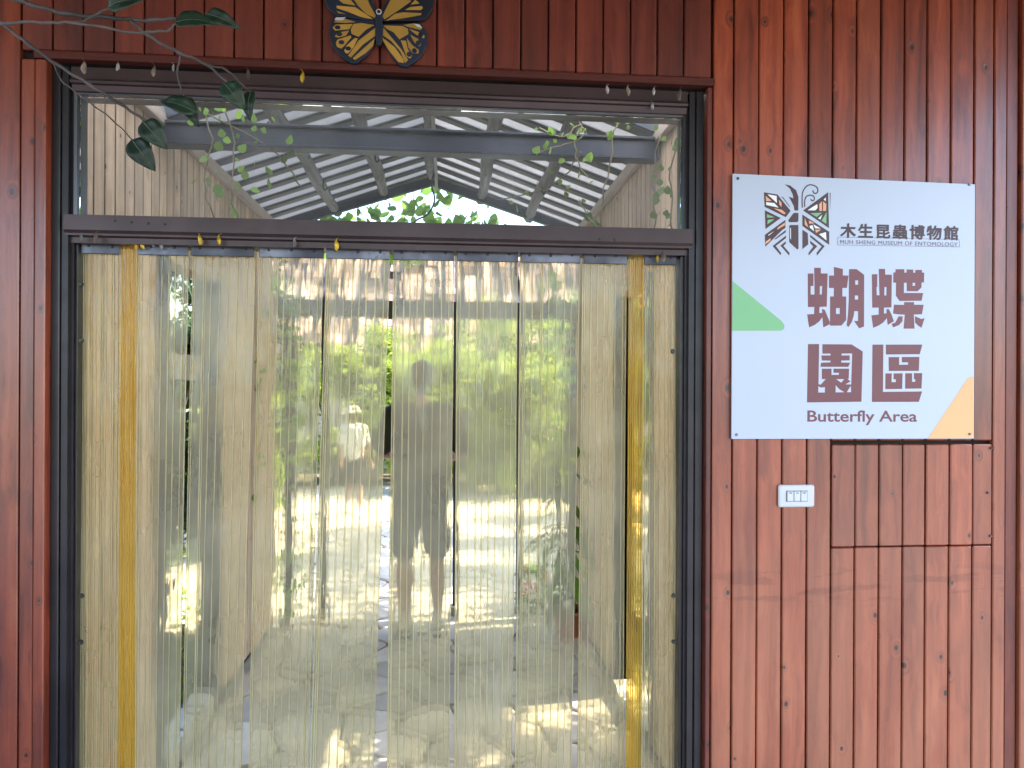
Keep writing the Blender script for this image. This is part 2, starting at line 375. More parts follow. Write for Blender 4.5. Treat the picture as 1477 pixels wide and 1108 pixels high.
M['shirt'] = plain('dark_olive_cotton', (.022, .024, .018), .85, 0, .25, 30, .2)
M['shorts'] = plain('charcoal_shorts_cloth', (.016, .018, .022), .85, 0, .25, 30, .2)
M['hair'] = plain('black_hair', (.010, .009, .009), .5, 0, .2, 60, .5)
M['shoe'] = plain('white_shoe_leather', (.72, .72, .74), .5)
M['khaki'] = plain('pale_khaki_hat_cloth', (.46, .44, .40), .8)
M['sole'] = plain('dark_shoe_sole', (.03, .03, .03), .7)
def glass_mat():
    s = N('transom_glass'); tr = s.n('BsdfTransparent'); tr.inputs[0].default_value = (.95, .965, .98, 1)
    gl = s.n('BsdfGlossy'); gl.inputs['Roughness'].default_value = .0
    df = s.n('BsdfDiffuse'); df.inputs[0].default_value = (.7, .72, .75, 1)
    v = s.coords((1, 1, 1)); sm = s.noise(v, 3, 5, .65)
    m0 = s.n('MixShader'); s.l(s.smooth(sm, .35, .8, .035, .12), m0.inputs[0]); s.l(tr.outputs[0], m0.inputs[1]); s.l(df.outputs[0], m0.inputs[2])
    fr = s.n('Fresnel'); fr.inputs['IOR'].default_value = 1.5
    mx = s.n('MixShader'); s.l(s.math('MULTIPLY', fr.outputs[0], 1.0), mx.inputs[0]); s.l(m0.outputs[0], mx.inputs[1]); s.l(gl.outputs[0], mx.inputs[2])
    return s.done(mx.outputs[0])
M['glass'] = glass_mat()
def dots_mat():
    s = N('white_spotted_cloth'); v = s.coords((1, 1, 1), rand=False); vo = s.n('TexVoronoi'); vo.inputs['Scale'].default_value = 30; s.l(v, vo.inputs['Vector'])
    return s.done(s.bsdf(s.mix(s.smooth(vo.outputs['Distance'], .38, .30), (.70, .68, .62), (.06, .06, .06)), .8))
M['dots'] = dots_mat()

# ================================================================== SETTING
def sheet(name, x0, x1, y0, y1, z, mat):
    me = bpy.data.meshes.new(name); me.from_pydata([(x0, y0, z), (x1, y0, z), (x1, y1, z), (x0, y1, z)], [], [(0, 1, 2, 3)])
    return meshobj(name, me, mat)
g = sheet('ground', -400, 400, -400, 400, -.06, M['soil']); tag(g, kind='structure')
ap = sheet('pavement', -6, 8, -9, -.02, -.02, M['apron']); tag(ap, kind='structure')

# flagstone path: corridor floor running out into the sunny garden
path = empty('path'); tag(path, kind='structure')
bed = bpy.data.meshes.new('mortar_bed')
bed.from_pydata([(-1.25, -.02, -.022), (1.0, -.02, -.022), (1.0, 3.2, -.022), (3.4, 4.2, -.022), (3.2, 8.6, -.022), (-1.0, 9.6, -.022), (-3.4, 8.6, -.022), (-2.8, 4.0, -.022), (-1.25, 3.2, -.022)], [], [tuple(range(9))])
meshobj('mortar_bed', bed, M['mortar'], path)
outline = [(-1.22, .0), (.97, .0), (.97, 3.1), (3.2, 4.2), (3.0, 8.4), (-1.0, 9.3), (-3.2, 8.4), (-2.6, 4.1), (-1.22, 3.1)]
def clip(poly, nx, ny, d):
    out = []
    for i in range(len(poly)):
        a, b = poly[i], poly[(i + 1) % len(poly)]; da = a[0] * nx + a[1] * ny - d; db = b[0] * nx + b[1] * ny - d
        if da <= 0: out.append(a)
        if da * db < 0:
            t = da / (da - db); out.append((a[0] + (b[0] - a[0]) * t, a[1] + (b[1] - a[1]) * t))
    return out
def inside(p, poly):
    r = False
    for i in range(len(poly)):
        (x1, y1), (x2, y2) = poly[i], poly[i - 1]
        if (y1 > p[1]) != (y2 > p[1]) and p[0] < (x2 - x1) * (p[1] - y1) / (y2 - y1) + x1: r = not r
    return r
seeds = []; tries = 0
while tries < 9000:
    tries += 1
    p = (rnd.uniform(-3.3, 3.3), rnd.uniform(0, 9.3))
    if not inside(p, outline): continue
    rmin = .235 if p[1] < 3.1 else .36
    if all((p[0] - q[0]) ** 2 + ((p[1] - q[1]) * 1.15) ** 2 > rmin ** 2 for q in seeds): seeds.append(p)
for p in seeds:
    cell = [(p[0] - .6, p[1] - .6), (p[0] + .6, p[1] - .6), (p[0] + .6, p[1] + .6), (p[0] - .6, p[1] + .6)]
    for q in seeds:
        if q is p: continue
        dx, dy = q[0] - p[0], q[1] - p[1]; L = math.hypot(dx, dy)
        if L > 1.4: continue
        cell = clip(cell, dx / L, dy / L, ((p[0] + q[0]) / 2 * dx + (p[1] + q[1]) / 2 * dy) / L - .0055)
    if p[1] < 3.1:
        cell = clip(cell, -1, 0, 1.08); cell = clip(cell, 1, 0, .85)
    cell = clip(cell, 0, -1, -.005)
    if len(cell) < 3: continue
    # soften the corners
    sm = []
    for i in range(len(cell)):
        a, b, c_ = Vector(cell[i - 1]), Vector(cell[i]), Vector(cell[(i + 1) % len(cell)])
        ra = min(.03, (a - b).length * .3); rb = min(.03, (c_ - b).length * .3)
        if (a - b).length < 1e-4 or (c_ - b).length < 1e-4: continue
        sm.append(b + (a - b).normalized() * ra); sm.append(b + (c_ - b).normalized() * rb)
    cx_, cy_ = sum(v.x for v in sm) / len(sm), sum(v.y for v in sm) / len(sm)
    bm = bmesh.new(); tilt = (rnd.uniform(-.02, .02), rnd.uniform(-.02, .02)); h = rnd.uniform(-.004, .004)
    lo = [bm.verts.new((v.x - cx_, v.y - cy_, -.035)) for v in sm]
    mi = [bm.verts.new((v.x - cx_, v.y - cy_, -.008 + h)) for v in sm]
    hi = [bm.verts.new(((v.x - cx_) * .955, (v.y - cy_) * .955, h + tilt[0] * (v.x - cx_) + tilt[1] * (v.y - cy_))) for v in sm]
    n = len(sm)
    for i in range(n):
        bm.faces.new((lo[i], lo[(i + 1) % n], mi[(i + 1) % n], mi[i])); bm.faces.new((mi[i], mi[(i + 1) % n], hi[(i + 1) % n], hi[i]))
    bm.faces.new(hi)
    meshobj('flagstone', bm2me(bm, 'flagstone'), M['stone'], path, (cx_, cy_, 0))

# ------------------------------------------------------------------ red timber front wall
wall = empty('timber_wall', (0, 0, 0)); tag(wall, 'red stained timber plank wall framing the strip curtain doorway', 'wall')
YF, YB = -.030, -.008           # plank faces
bk = bmesh.new()
box_bm(bk, (-3.2, -.006, 0), (-1.125, .05, 3.3)); box_bm(bk, (-1.124, -.006, 2.475), (.789, .05, 3.3)); box_bm(bk, (.79, -.006, 0), (3.6, .05, 3.3))
meshobj('backing', bm2me(bk, 'backing'), M['backing'], wall)
RT = [.796, .872 * .986] + [round(q * .986, 4) for q in ( .951, 1.031, 1.111, 1.189, 1.266, 1.345, 1.423, 1.498, 1.577, 1.655, 1.722, 1.767)]
G = .0022
for i in range(len(RT) - 1):
    a, b = RT[i] + G, RT[i + 1] - G
    if a > 1.165 and b < 1.72:
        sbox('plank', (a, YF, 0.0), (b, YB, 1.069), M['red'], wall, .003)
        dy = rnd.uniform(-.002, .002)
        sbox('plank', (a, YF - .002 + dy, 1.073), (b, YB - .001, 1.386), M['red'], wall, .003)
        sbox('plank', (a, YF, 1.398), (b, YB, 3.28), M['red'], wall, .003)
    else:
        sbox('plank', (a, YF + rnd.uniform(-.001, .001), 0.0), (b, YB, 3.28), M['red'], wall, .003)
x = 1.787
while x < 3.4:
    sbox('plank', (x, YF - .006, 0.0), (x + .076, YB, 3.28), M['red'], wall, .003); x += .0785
box('corner_batten', (1.744, -.024, 0), (1.783, -.008, 3.28), M['red_dark'], wall, .003)
# planks over the doorway
xo = [-1.186] + [round(-1.186 + .0822 * k, 4) for k in range(1, 24)] + [.79]
for a, b in zip(xo[:-1], xo[1:]):
    sbox('plank', (a + G, YF + rnd.uniform(-.0015, .0015), 2.492), (b - G, YB, 3.28), M['red_dark'], wall, .003)
# left of the doorway
for a, b in ((-1.274, -1.190), (-1.358, -1.276), (-1.442, -1.360), (-1.526, -1.444), (-1.61, -1.528), (-1.694, -1.612)):
    sbox('plank', (a + .001, YF, 0), (b, YB, 3.28), M['red_plain'], wall, .003)
sbox('plank', (-1.186, YF, 0), (-1.150, YB, 2.466), M['red_plain'], wall, .003)
# mouldings round the opening
bm = bmesh.new()
prof = [(-.008, 2.490), (-.033, 2.490), (-.036, 2.486), (-.035, 2.478), (-.032, 2.469), (-.008, 2.468)]
for xe in (-1.150, .794): 
    pass
r0 = [bm.verts.new((-1.150, y, z)) for y, z in prof]; r1 = [bm.verts.new((.7955, y, z)) for y, z in prof]
for i in range(len(prof)): bm.faces.new((r0[i], r0[(i + 1) % len(prof)], r1[(i + 1) % len(prof)], r1[i]))
bm.faces.new(r0[::-1]); bm.faces.new(r1)
meshobj('moulding', bm2me(bm, 'moulding'), M['red_x'], wall)
box('casing', (-1.148, -.032, 0), (-1.1195, .03, 2.466), M['red_plain'], wall, .003)
box('casing', (.780, -.026, 0), (.7945, .03, 2.466), M['red_dark'], wall, .002)
# nail heads and screws on the repaired boards
for px_, pz in ((1.182, 1.288), (1.690, 1.374), (1.680, 1.235), (1.69, 1.10)):
    bm = bmesh.new(); bmesh.ops.create_cone(bm, cap_ends=True, segments=10, radius1=.0042, radius2=.003, depth=.003)
    meshobj('screw_head', bm2me(bm, 'screw_head'), M['plate'], wall, (px_, YF - .005, pz), (R(90), 0, 0))

# porch roof over the viewer, which keeps the wall in the shade
pr = empty('porch_roof', (0, 0, 2.93)); tag(pr, 'brown boarded porch roof projecting over the doorway', 'roof')
for k in range(36):
    sbox('roof_board', (-3.2, -5.166 + k * .142, .10), (2.8, -5.166 + k * .142 + .138, .125), M['porch'], pr, .002)
for xx in (-2.6, -.9, .8, 2.4): box('rafter', (xx, -5.166, .0), (xx + .06, -.06, .098), M['porch'], pr, .003)

for xx, yy in ((-3.0, -5.0), (2.35, -5.0)): box('porch_post', (xx, yy, -2.95), (xx + .1, yy + .1, -.002), M['porch'], pr, .004)
gl0 = empty('globe_lamp', (.283, -1.834, 2.69)); tag(gl0, 'round white globe lamp mirrored faintly in the transom glass', 'lamp')
bm = bmesh.new(); bmesh.ops.create_uvsphere(bm, u_segments=28, v_segments=18, radius=.085); meshobj('globe', bm2me(bm, 'globe', True), M['switch'], gl0)
tube('cord', [(0, 0, .08), (0, 0, .335)], .004, M['post'], gl0); box('cap', (-.03, -.03, .078), (.03, .03, .10), M['post'], gl0, .006)
# ------------------------------------------------------------------ door frame with transom
df = empty('door_frame', (0, 0, 0)); tag(df, 'dark bronze aluminium door frame with glazed transom above the curtain', 'door frame')
def jamb(xs, sgn):
    bm = bmesh.new(); Q = [(0, 0), (.019, 0), (.021, .002), (.021, .014), (.025, .014), (.025, .005), (.042, .005), (.042, .020), (.050, .020), (.050, .10), (0, .10)]
    a = [bm.verts.new((xs + sgn * q[0], q[1], .0)) for q in Q]; b = [bm.verts.new((xs + sgn * q[0], q[1], 2.462)) for q in Q]
    for i in range(len(Q)): bm.faces.new((a[i], a[(i + 1) % len(Q)], b[(i + 1) % len(Q)], b[i]))
    bm.faces.new(a[::-1]); bm.faces.new(b)
    bmesh.ops.recalc_face_normals(bm, faces=bm.faces)
    return meshobj('jamb', bm2me(bm, 'jamb'), M['frame'], df)
jamb(-1.118, 1); jamb(.776, -1)
def hprof(name, z0, Q, x0, x1, mat):
    bm = bmesh.new()
    a = [bm.verts.new((x0, q[0], z0 + q[1])) for q in Q]; b = [bm.verts.new((x1, q[0], z0 + q[1])) for q in Q]
    for i in range(len(Q)): bm.faces.new((a[i], a[(i + 1) % len(Q)], b[(i + 1) % len(Q)], b[i]))
    bm.faces.new(a[::-1]); bm.faces.new(b); bmesh.ops.recalc_face_normals(bm, faces=bm.faces)
    return meshobj(name, bm2me(bm, name), mat, df)
hprof('head_rail', 2.395, [(.000, .066), (.000, .034), (-.006, .031), (-.009, .025), (-.006, .019), (.004, .017), (.010, .002), (.012, 0), (.10, 0), (.10, .066)], -1.0675, .7255, M['frame_brown'])
hprof('transom_bar', 1.964, [(-.004, .077), (-.004, .034), (.004, .026), (.004, .020), (.016, .016), (.016, 0), (.10, 0), (.10, .077)], -1.085, .7435, M['frame_brown'])
# glazing lips and pane
box('glazing_lip', (-1.0672, .014, 2.0415), (-1.0585, .030, 2.3945), M['frame_edge'], df, .001)
box('glazing_lip', (.7165, .014, 2.0415), (.7252, .030, 2.3945), M['frame'], df, .001)
box('glazing_lip', (-1.0583, .014, 2.389), (.7163, .026, 2.3945), M['frame_edge'], df, .001)
box('pane', (-1.0575, .031, 2.0425), (.7155, .036, 2.3885), M['glass'], df, 0)
# screws in the bar and bolts on the left stop
def bolt(x, y, z, r, parent, name='bolt', mat='bolt'):
    if ('b', r, mat) not in _bc:
        bm = bmesh.new(); bmesh.ops.create_cone(bm, cap_ends=True, segments=10, radius1=r, radius2=r * .7, depth=r * .9); _bc[('b', r, mat)] = bm2me(bm, name)
    return meshobj(name, _bc[('b', r, mat)], M[mat], parent, (x, y, z), (R(90), 0, 0))
for q in [(0.455, -0.006, 2.004), (0.501, -0.006, 2.003), (-0.945, -0.006, 2.026), (-0.9, -0.006, 2.023), (-0.854, -0.006, 2.02), (-0.808, -0.006, 2.019)]: bolt(q[0], q[1], q[2], .0035, df, 'screw')
for q in [(-1.043, 0.008, 1.845), (-1.042, 0.008, 1.685), (-1.037, 0.008, 0.955), (-1.039, 0.008, 0.823), (0.687, 0.008, 1.669), (0.692, 0.008, 0.921), (0.693, 0.008, 0.781)]: bolt(q[0] , .008, q[2], .0075, df)
# inner stops beside the curtain
box('inner_stop', (-1.0675, .03, 0), (-1.0615, .09, 1.963), M['frame'], df, .001)
box('inner_stop', (.7258, .03, 0), (.7150, .09, 1.963), M['frame'], df, .001)

# ------------------------------------------------------------------ strip curtain
edges_top = [-1.062, -0.951, -0.905, -0.757, -0.564, -0.366, -0.169, 0.023, 0.218, 0.411, 0.555, 0.605, 0.711]
edges_bot = [-1.061, -0.955, -0.908, -0.778, -0.594, -0.406, -0.195, 0.018, 0.208, 0.397, 0.553, 0.606, 0.718]
gaps_bot = [0, 0, 0, .007, .019, .004, .034, .012, .005, .017, 0, 0, 0]
gaps_top = [0, 0, 0, .005, .011, .004, .007, .006, .005, .006, 0, 0, 0]
slabs = ['leftmost clear ribbed plastic strip against the dark door jamb', 'narrow amber ribbed strip near the left door jamb', 'clear ribbed strip just right of the left amber strip',
 'clear ribbed strip before the side opening in the left planks', 'clear ribbed strip hanging left of the far person with spotted top', 'clear ribbed strip in front of the person with spotted top',
 'clear ribbed strip hanging in front of the person in dark shirt', 'clear ribbed strip just right of the person in dark shirt', 'clear ribbed strip before the drooping long-leaved plant',
 'clear ribbed strip left of the right amber strip', 'narrow yellow amber ribbed strip near the right door jamb', 'rightmost narrow clear ribbed strip against the dark door jamb']
ZT, ZB = 1.979, .03
for i in range(12):
    amber = i in (1, 10)
    xt0, xt1 = edges_top[i] + .0008 + gaps_top[i] / 2, edges_top[i + 1] - .0008 - gaps_top[i + 1] / 2
    f = (ZT - ZB) / (1.95 - .46)
    ga, gb = gaps_bot[i] / 2, gaps_bot[i + 1] / 2
    xb0 = edges_top[i] + (edges_bot[i] - edges_top[i] + ga) * f + .0008; xb1 = edges_top[i + 1] + (edges_bot[i + 1] - edges_top[i + 1] - gb) * f - .0008
    cx_ = (xt0 + xt1) / 2; yb = .058 + (.006 if i % 2 else 0) - (.010 if amber else 0)
    st = empty('curtain_strip', (cx_, yb, ZB)); tag(st, slabs[i], 'curtain strip', 'strips of the plastic door curtain')
    ph = rnd.uniform(0, 6); bow = rnd.uniform(-.008, .016); tw = rnd.uniform(-.016, .016)
    def spt(u, v, d=0.0, ph=ph, bow=bow, tw=tw, a0=xt0, a1=xt1, b0=xb0, b1=xb1, cx_=cx_):
        """u across 0..1, v down 0..1, d in front"""
        l = a0 + (b0 - a0) * v; r_ = a1 + (b1 - a1) * v
        yy = bow * 4 * u * (1 - u) * min(1, v * 3 + .3) + tw * (u - .5) * v + .003 * math.sin(5 * v + ph) + .0012 * math.sin(13 * u + 7 * v + ph)
        return Vector((l + (r_ - l) * u - cx_, yy - d, (ZT - ZB) * (1 - v)))
    nu, nv = (6 if amber else 14), 44
    bm = bmesh.new(); gr = [[bm.verts.new(spt(u / nu, v / nv)) for u in range(nu + 1)] for v in range(nv + 1)]
    for v in range(nv):
        for u in range(nu): bm.faces.new((gr[v][u], gr[v + 1][u], gr[v + 1][u + 1], gr[v][u + 1]))
    meshobj('sheet', bm2me(bm, 'sheet', True), M['amber' if amber else 'pvc_dense' if i in (0, 11) else 'pvc'], st)
    # raised ribs, too fine to pick apart singly
    wdt = xt1 - xt0; us = []; u = .004 if amber else rnd.uniform(.006, .012)
    while u < wdt - .003:
        us.append(u / wdt)
        step = .0068 if amber else rnd.choice((.0245, .0215, .019, .027)) * (.62 if i in (0, 11) else .85 if i in (2, 9) else 1)
        if not amber and rnd.random() < .16: us.append((u + rnd.uniform(.004, .006)) / wdt)
        u += step
    us += [.0015 / wdt, 1 - .0015 / wdt] if not amber else []
    bm = bmesh.new()
    for uu in us:
        rw = rnd.uniform(.0015, .0025); du = rw / wdt; prev = None
        for v in range(nv + 1):
            ring = [bm.verts.new(spt(uu + du * math.cos(a_), v / nv, .0004 + rw * .9 * math.sin(a_))) for a_ in (0, math.pi / 4, math.pi / 2, math.pi * .75, math.pi)]
            if prev:
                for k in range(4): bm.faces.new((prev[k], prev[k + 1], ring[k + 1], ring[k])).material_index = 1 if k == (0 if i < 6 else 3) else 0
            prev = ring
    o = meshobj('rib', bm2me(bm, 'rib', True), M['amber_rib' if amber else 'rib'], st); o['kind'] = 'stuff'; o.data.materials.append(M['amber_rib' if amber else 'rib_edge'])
    if not amber:
        pa, pb = (xt0 if i != 2 else xt0) - cx_ + .001, xt1 - cx_ - .001
        pl = box('hanger_plate', (pa, -.012 - (yb - .058), ZT - ZB - .040), (pb, -.004 - (yb - .058), ZT - ZB + .000), M['plate'], st, .0015)
        nb = max(1, round((pb - pa) / .065))
        for k in range(nb):
            bo = bolt((pa + pb) / 2 + (k - (nb - 1) / 2) * .066 - (pa + pb) / 2, -.0062, .003 + rnd.uniform(-.002, .002), .0042, pl)

# ------------------------------------------------------------------ corridor behind the curtain
XL, XR, YE = -1.13, .88, 2.86
P_ = .0775
def corridor_wall(x, side, y_open, z_open, name, label):
    """side -1 = left, +1 = right. planks on the face towards the corridor"""
    t = empty(name, (x, .12, 0)); tag(t, label, 'wall')
    xo = x + side * .022
    def pl(y0, y1, z0, z1): sbox('plank', (min(0, side * .0032), y0 - .12, z0), (max(0, side * .0032), y1 - .12, z1), M['tan'], t, .0012)
    y = .12
    while y < YE - .02:
        a, b = y + .005, min(y + P_, YE) - .005
        if b > y_open[0] + .02 and a < y_open[1] - .02:
            pl(a, b, z_open[1], 2.59)
        else: pl(a, b, .02, 2.59)
        y += P_
    bk = bmesh.new()
    for (ya, yb_, za, zb) in ((.12, y_open[0], 0, 2.6), (y_open[0], y_open[1], z_open[1] + .01, 2.6), (y_open[1], YE, 0, 2.6)):
        box_bm(bk, (min(side * .0036, side * .05), ya - .12, za), (max(side * .0036, side * .05), yb_ - .12 - .0005, zb))
    meshobj('backing', bm2me(bk, 'backing'), M['backing'], t)
    xa, xb = sorted((-side * .03, side * .06))
    box('opening_post', (xa, y_open[1] - .12, 0), (xb, y_open[1] - .12 + .055, z_open[1] + .04), M['post'], t, .003)
    box('opening_post', (xa, y_open[0] - .12 - .035, 0), (xb, y_open[0] - .12, z_open[1] + .04), M['post'], t, .003)
    box('header', (xa, y_open[0] - .12, z_open[1] - .002), (xb, y_open[1] - .12, z_open[1] + .07), M['tan_y'], t, .003)
    box('top_rail', (min(-side * .03, -side * .001), 0, 2.575), (max(-side * .03, -side * .001), YE - .12, 2.63), M['tan_y'], t, .004)
    return t
wl = corridor_wall(XL, -1, (.86, 1.52), (.0, 2.06), 'corridor_wall', 'pale weathered plank side wall left of the covered passage')
box('cross_rail', (-.05, .74, 1.585), (-.03, 1.40, 1.70), M['kerb'], wl, .003)
wr = corridor_wall(XR, 1, (.96, 1.50), (.0, 2.02), 'corridor_wall', 'pale weathered plank side wall right of the covered passage')
# low whitewashed kerb stones along the openings
kl = ['whitewashed kerb stone under left side opening, nearest the curtain', 'whitewashed kerb stone under left side opening, middle of its row', 'whitewashed kerb stone under left side opening, beside the black post',
      'whitewashed kerb stone under right side opening, nearest the curtain', 'whitewashed kerb stone under right side opening, beside the black post']
def kerbstone(lo, hi, label):
    bm = bmesh.new(); box_bm(bm, lo, hi); bmesh.ops.subdivide_edges(bm, edges=bm.edges, cuts=3, use_grid_fill=True)
    c = Vector([(a + b) / 2 for a, b in zip(lo, hi)])
    for v in bm.verts:
        d = v.co - c; nn = noise.noise(v.co * 9) * .012; v.co = c + d * (1 + nn / max(d.length, .05)) ; v.co.z = max(v.co.z, lo[2])
    c.z = lo[2]
    for v in bm.verts: v.co -= c
    o = meshobj('kerb_stone', bm2me(bm, 'kerb_stone', False), M['kerb'], None, c); tag(o, label, 'stone', 'kerb stones along the passage openings')
for k, (a, b) in enumerate(((.87, 1.07), (1.08, 1.29), (1.30, 1.50))): kerbstone((-1.20, a, -.055), (-1.10, b, .085 + .008 * k), kl[k])
for k, (a, b) in enumerate(((.97, 1.22), (1.23, 1.48))): kerbstone((.84, a, -.055), (.94, b, .085), kl[3 + k])

# roof: ridged sheet, purlins, trusses
rf = empty('passage_roof', (-.11, .12, 2.6)); tag(rf, 'corrugated off-white gable roof on grey timber purlins over the passage', 'roof')
RZ, EW = .43, 1.22          # ridge height above eave, half width
slope = math.atan2(RZ, EW)
for sgn in (-1, 1):
    bm = bmesh.new(); prev = None; y = .76; pitch = .19; prof = []
    while y < 2.92:
        prof += [(y, 0), (y + .125, 0), (y + .14, .028), (y + .175, .028)]; y += pitch
    for (yy, hh) in prof:
        row = [bm.verts.new((sgn * EW * k, yy, RZ * (1 - k) + hh + .02)) for k in (0.0, 1.0)]
        if prev: bm.faces.new((prev[0], prev[1], row[1], row[0]))
        prev = row
    bmesh.ops.solidify(bm, geom=bm.faces[:], thickness=.003)
    meshobj('roof_sheet', bm2me(bm, 'roof_sheet'), M['roof'], rf)
    bm = bmesh.new(); vv = [bm.verts.new(p) for p in ((0, -.10, RZ + .02), (sgn * EW, -.10, .02), (sgn * EW, .74, .02), (0, .74, RZ + .02))]; bm.faces.new(vv)
    meshobj('added_fill_panel', bm2me(bm, 'added_fill_panel'), M['fill_panel'], rf)  # panel added out of view to fill the passage with diffused sun
    for k in range(4, 15):
        o = sbox('roof_rib', (0, 0, 0), (math.hypot(EW, RZ) - .02, .062, .014), M['roof_rib'], rf, .002)
        o.location = (sgn * EW * .5, .157 + k * .19, RZ * .5 + .008); o.rotation_euler = (0, sgn * slope, 0)
for xx in (-.66, -.33, .0, .34, .68):
    zz = RZ * (1 - abs(xx) / EW)
    bm = bmesh.new(); r_ = .036; pts = [(xx + .008 * math.sin(k * 1.3 + xx * 9), k * .29, zz - .018 + .006 * math.sin(k * 2.1 + xx * 5)) for k in range(11)]
    tube_bm(bm, pts, [r_ + .004 * math.sin(k * 1.9 + xx) for k in range(11)], 7)
    meshobj('purlin', bm2me(bm, 'purlin', False), M['grey_y'], rf)
def beam(name, a, b, wy, hz, parent, mat):
    a, b = Vector(a), Vector(b); d = (b - a); L = d.length; bm = bmesh.new(); box_bm(bm, (-L / 2, -wy / 2, -hz / 2), (L / 2, wy / 2, hz / 2), .003)
    o = meshobj(name, bm2me(bm, name), mat, parent, (a + b) / 2); o.rotation_euler = (0, -math.atan2(d.z, d.x), 0); return o
YT = .80 - .12
hb = bmesh.new()       # channel-section tie beam with a lower flange
box_bm(hb, (-1.005, YT, -.085), (.975, YT + .05, -.018), .003); box_bm(hb, (-1.005, YT - .022, -.100), (.975, YT + .05, -.0865), .002); box_bm(hb, (-1.005, YT - .018, -.0165), (.975, YT + .05, -.006), .002)
meshobj('tie_beam', bm2me(hb, 'tie_beam'), M['steel'], rf)
for (yt, hz) in ((YT + .025, .075), (2.92 - .12, .055)):
    for sgn in (-1, 1):
        beam('truss_rafter', (sgn * (1.0 if yt < 1 else 1.1), yt, RZ * (1 - 1.0 / EW) - (.035 if yt < 1 else .05)), (sgn * .002, yt, RZ - (.035 if yt < 1 else .05)), .05, hz, rf, M['steel'])
# hooks and a cable under the sheets
tube('cable', smooth_path([(.02, 2.55, .37), (.0, 2.6, .30), (.02, 2.66, .22), (-.02, 2.68, .13), (-.09, 2.68, .09), (-.14, 2.68, .05)]), .006, M['post'], rf)
tube('conduit', [(.03, .05, .36), (.03, 2.6, .36), (.03, 2.7, .30)], .011, M['conduit'], rf, 8)
for xx, yy in ((-.70, 1.1), (-.37, 1.0), (-.30, 1.9), (.40, .9), (.72, 1.1), (.66, 2.0), (-.62, 2.1)):
    zz = RZ * (1 - abs(xx) / EW) - .05
    tube('hook', smooth_path([(xx, yy, zz + .02), (xx, yy, zz - .03), (xx + .012, yy, zz - .045), (xx + .022, yy, zz - .03)], 3), .004, M['post'], rf)

# far screen frame at the garden end
sf = empty('screen_frame', (-.1, 2.93, 0)); tag(sf, 'black post and lintel frame where the passage meets the garden', 'frame')
box('lintel', (-1.03, -.04, 2.03), (1.0, .04, 2.15), M['post'], sf, .004)
for xx, wd in ((-.95, .07), (-.725, .05), (.16, .035), (.60, .035), (.955, .07)):
    box('post', (xx - wd / 2, -.03, .06), (xx + wd / 2, .03, 2.028), M['post'], sf, .003)
    box('post_foot', (xx - wd / 2 - .012, -.04, .0), (xx + wd / 2 + .012, .04, .058), M['kerb'], sf, .004)

# ================================================================== GARDEN
def leaf_cloud(n, centre_fn, size, aspect=2.2, up_bias=.3, r=rnd, droop=0.0):
    """many leaf-sized faces (each a folded diamond of two quads) as one mesh"""
    vs_, fs_ = [], []
    for _ in range(n):
        p = centre_fn(); s = size * r.uniform(.6, 1.3)
        d = Vector((r.gauss(0, 1), r.gauss(0, 1), r.gauss(0, .7) - droop)).normalized()
        nrm = Vector((r.gauss(0, 1), r.gauss(0, 1), r.gauss(0, 1) + up_bias * 3)).normalized()
        sd_ = d.cross(nrm)
        if sd_.length < 1e-3: continue
        sd_.normalize(); nn = sd_.cross(d); w_ = s / aspect / 1.0
        b = len(vs_)
        vs_ += [p, p + d * s * .45 + sd_ * w_ * .5 + nn * s * .06, p + d * s - nn * s * .10, p + d * s * .45 - sd_ * w_ * .5 + nn * s * .06, p + d * s * .5 - nn * s * .02]
        fs_ += [(b, b + 1, b + 2, b + 4), (b, b + 4, b + 2, b + 3)]
    me = bpy.data.meshes.new('leaves'); me.from_pydata([tuple(v) for v in vs_], [], fs_); return me
def shrub(name, label, cat, loc, rx, ry, h, nclump, nleaf, size, mat, trunk_h=.25, group=None, aspect=2.2, seed=1, stems=6):
    r = random.Random(seed); t = empty(name, loc); tag(t, label, cat, group)
    cl = []
    for k in range(nclump):
        a = r.uniform(0, 6.283); q = math.sqrt(r.random()) * .85; zz = trunk_h + (h - trunk_h) * r.uniform(.08, .95)
        env = math.sqrt(max(.05, 1 - ((zz - trunk_h) / (h - trunk_h) * 1.15 - .35) ** 2))
        cl.append((Vector((math.cos(a) * rx * q * env, math.sin(a) * ry * q * env, zz)), r.uniform(.16, .30) * min(rx, h * .6)))
    def cf():
        c, rad = r.choice(cl); v = Vector((r.gauss(0, 1), r.gauss(0, 1), r.gauss(0, .8)))
        return c + v.normalized() * rad * r.random() ** .45
    meshobj('crown', leaf_cloud(nleaf, cf, size, aspect, r=r), M[mat], t)
    bm = bmesh.new()
    for k in range(stems):
        c, rad = cl[k % len(cl)]
        b0 = Vector((r.uniform(-.06, .06), r.uniform(-.06, .06), -.06)); md = b0.lerp(c, .5) + Vector((r.uniform(-.08, .08), r.uniform(-.08, .08), .05))
        th = .012 + .012 * h
        tube_bm(bm, smooth_path([b0, md, c], 3), [th * (1 - .8 * q / 6) for q in range(7)], 5)
    meshobj('trunk', bm2me(bm, 'trunk', True), M['bark'], t)
    return t
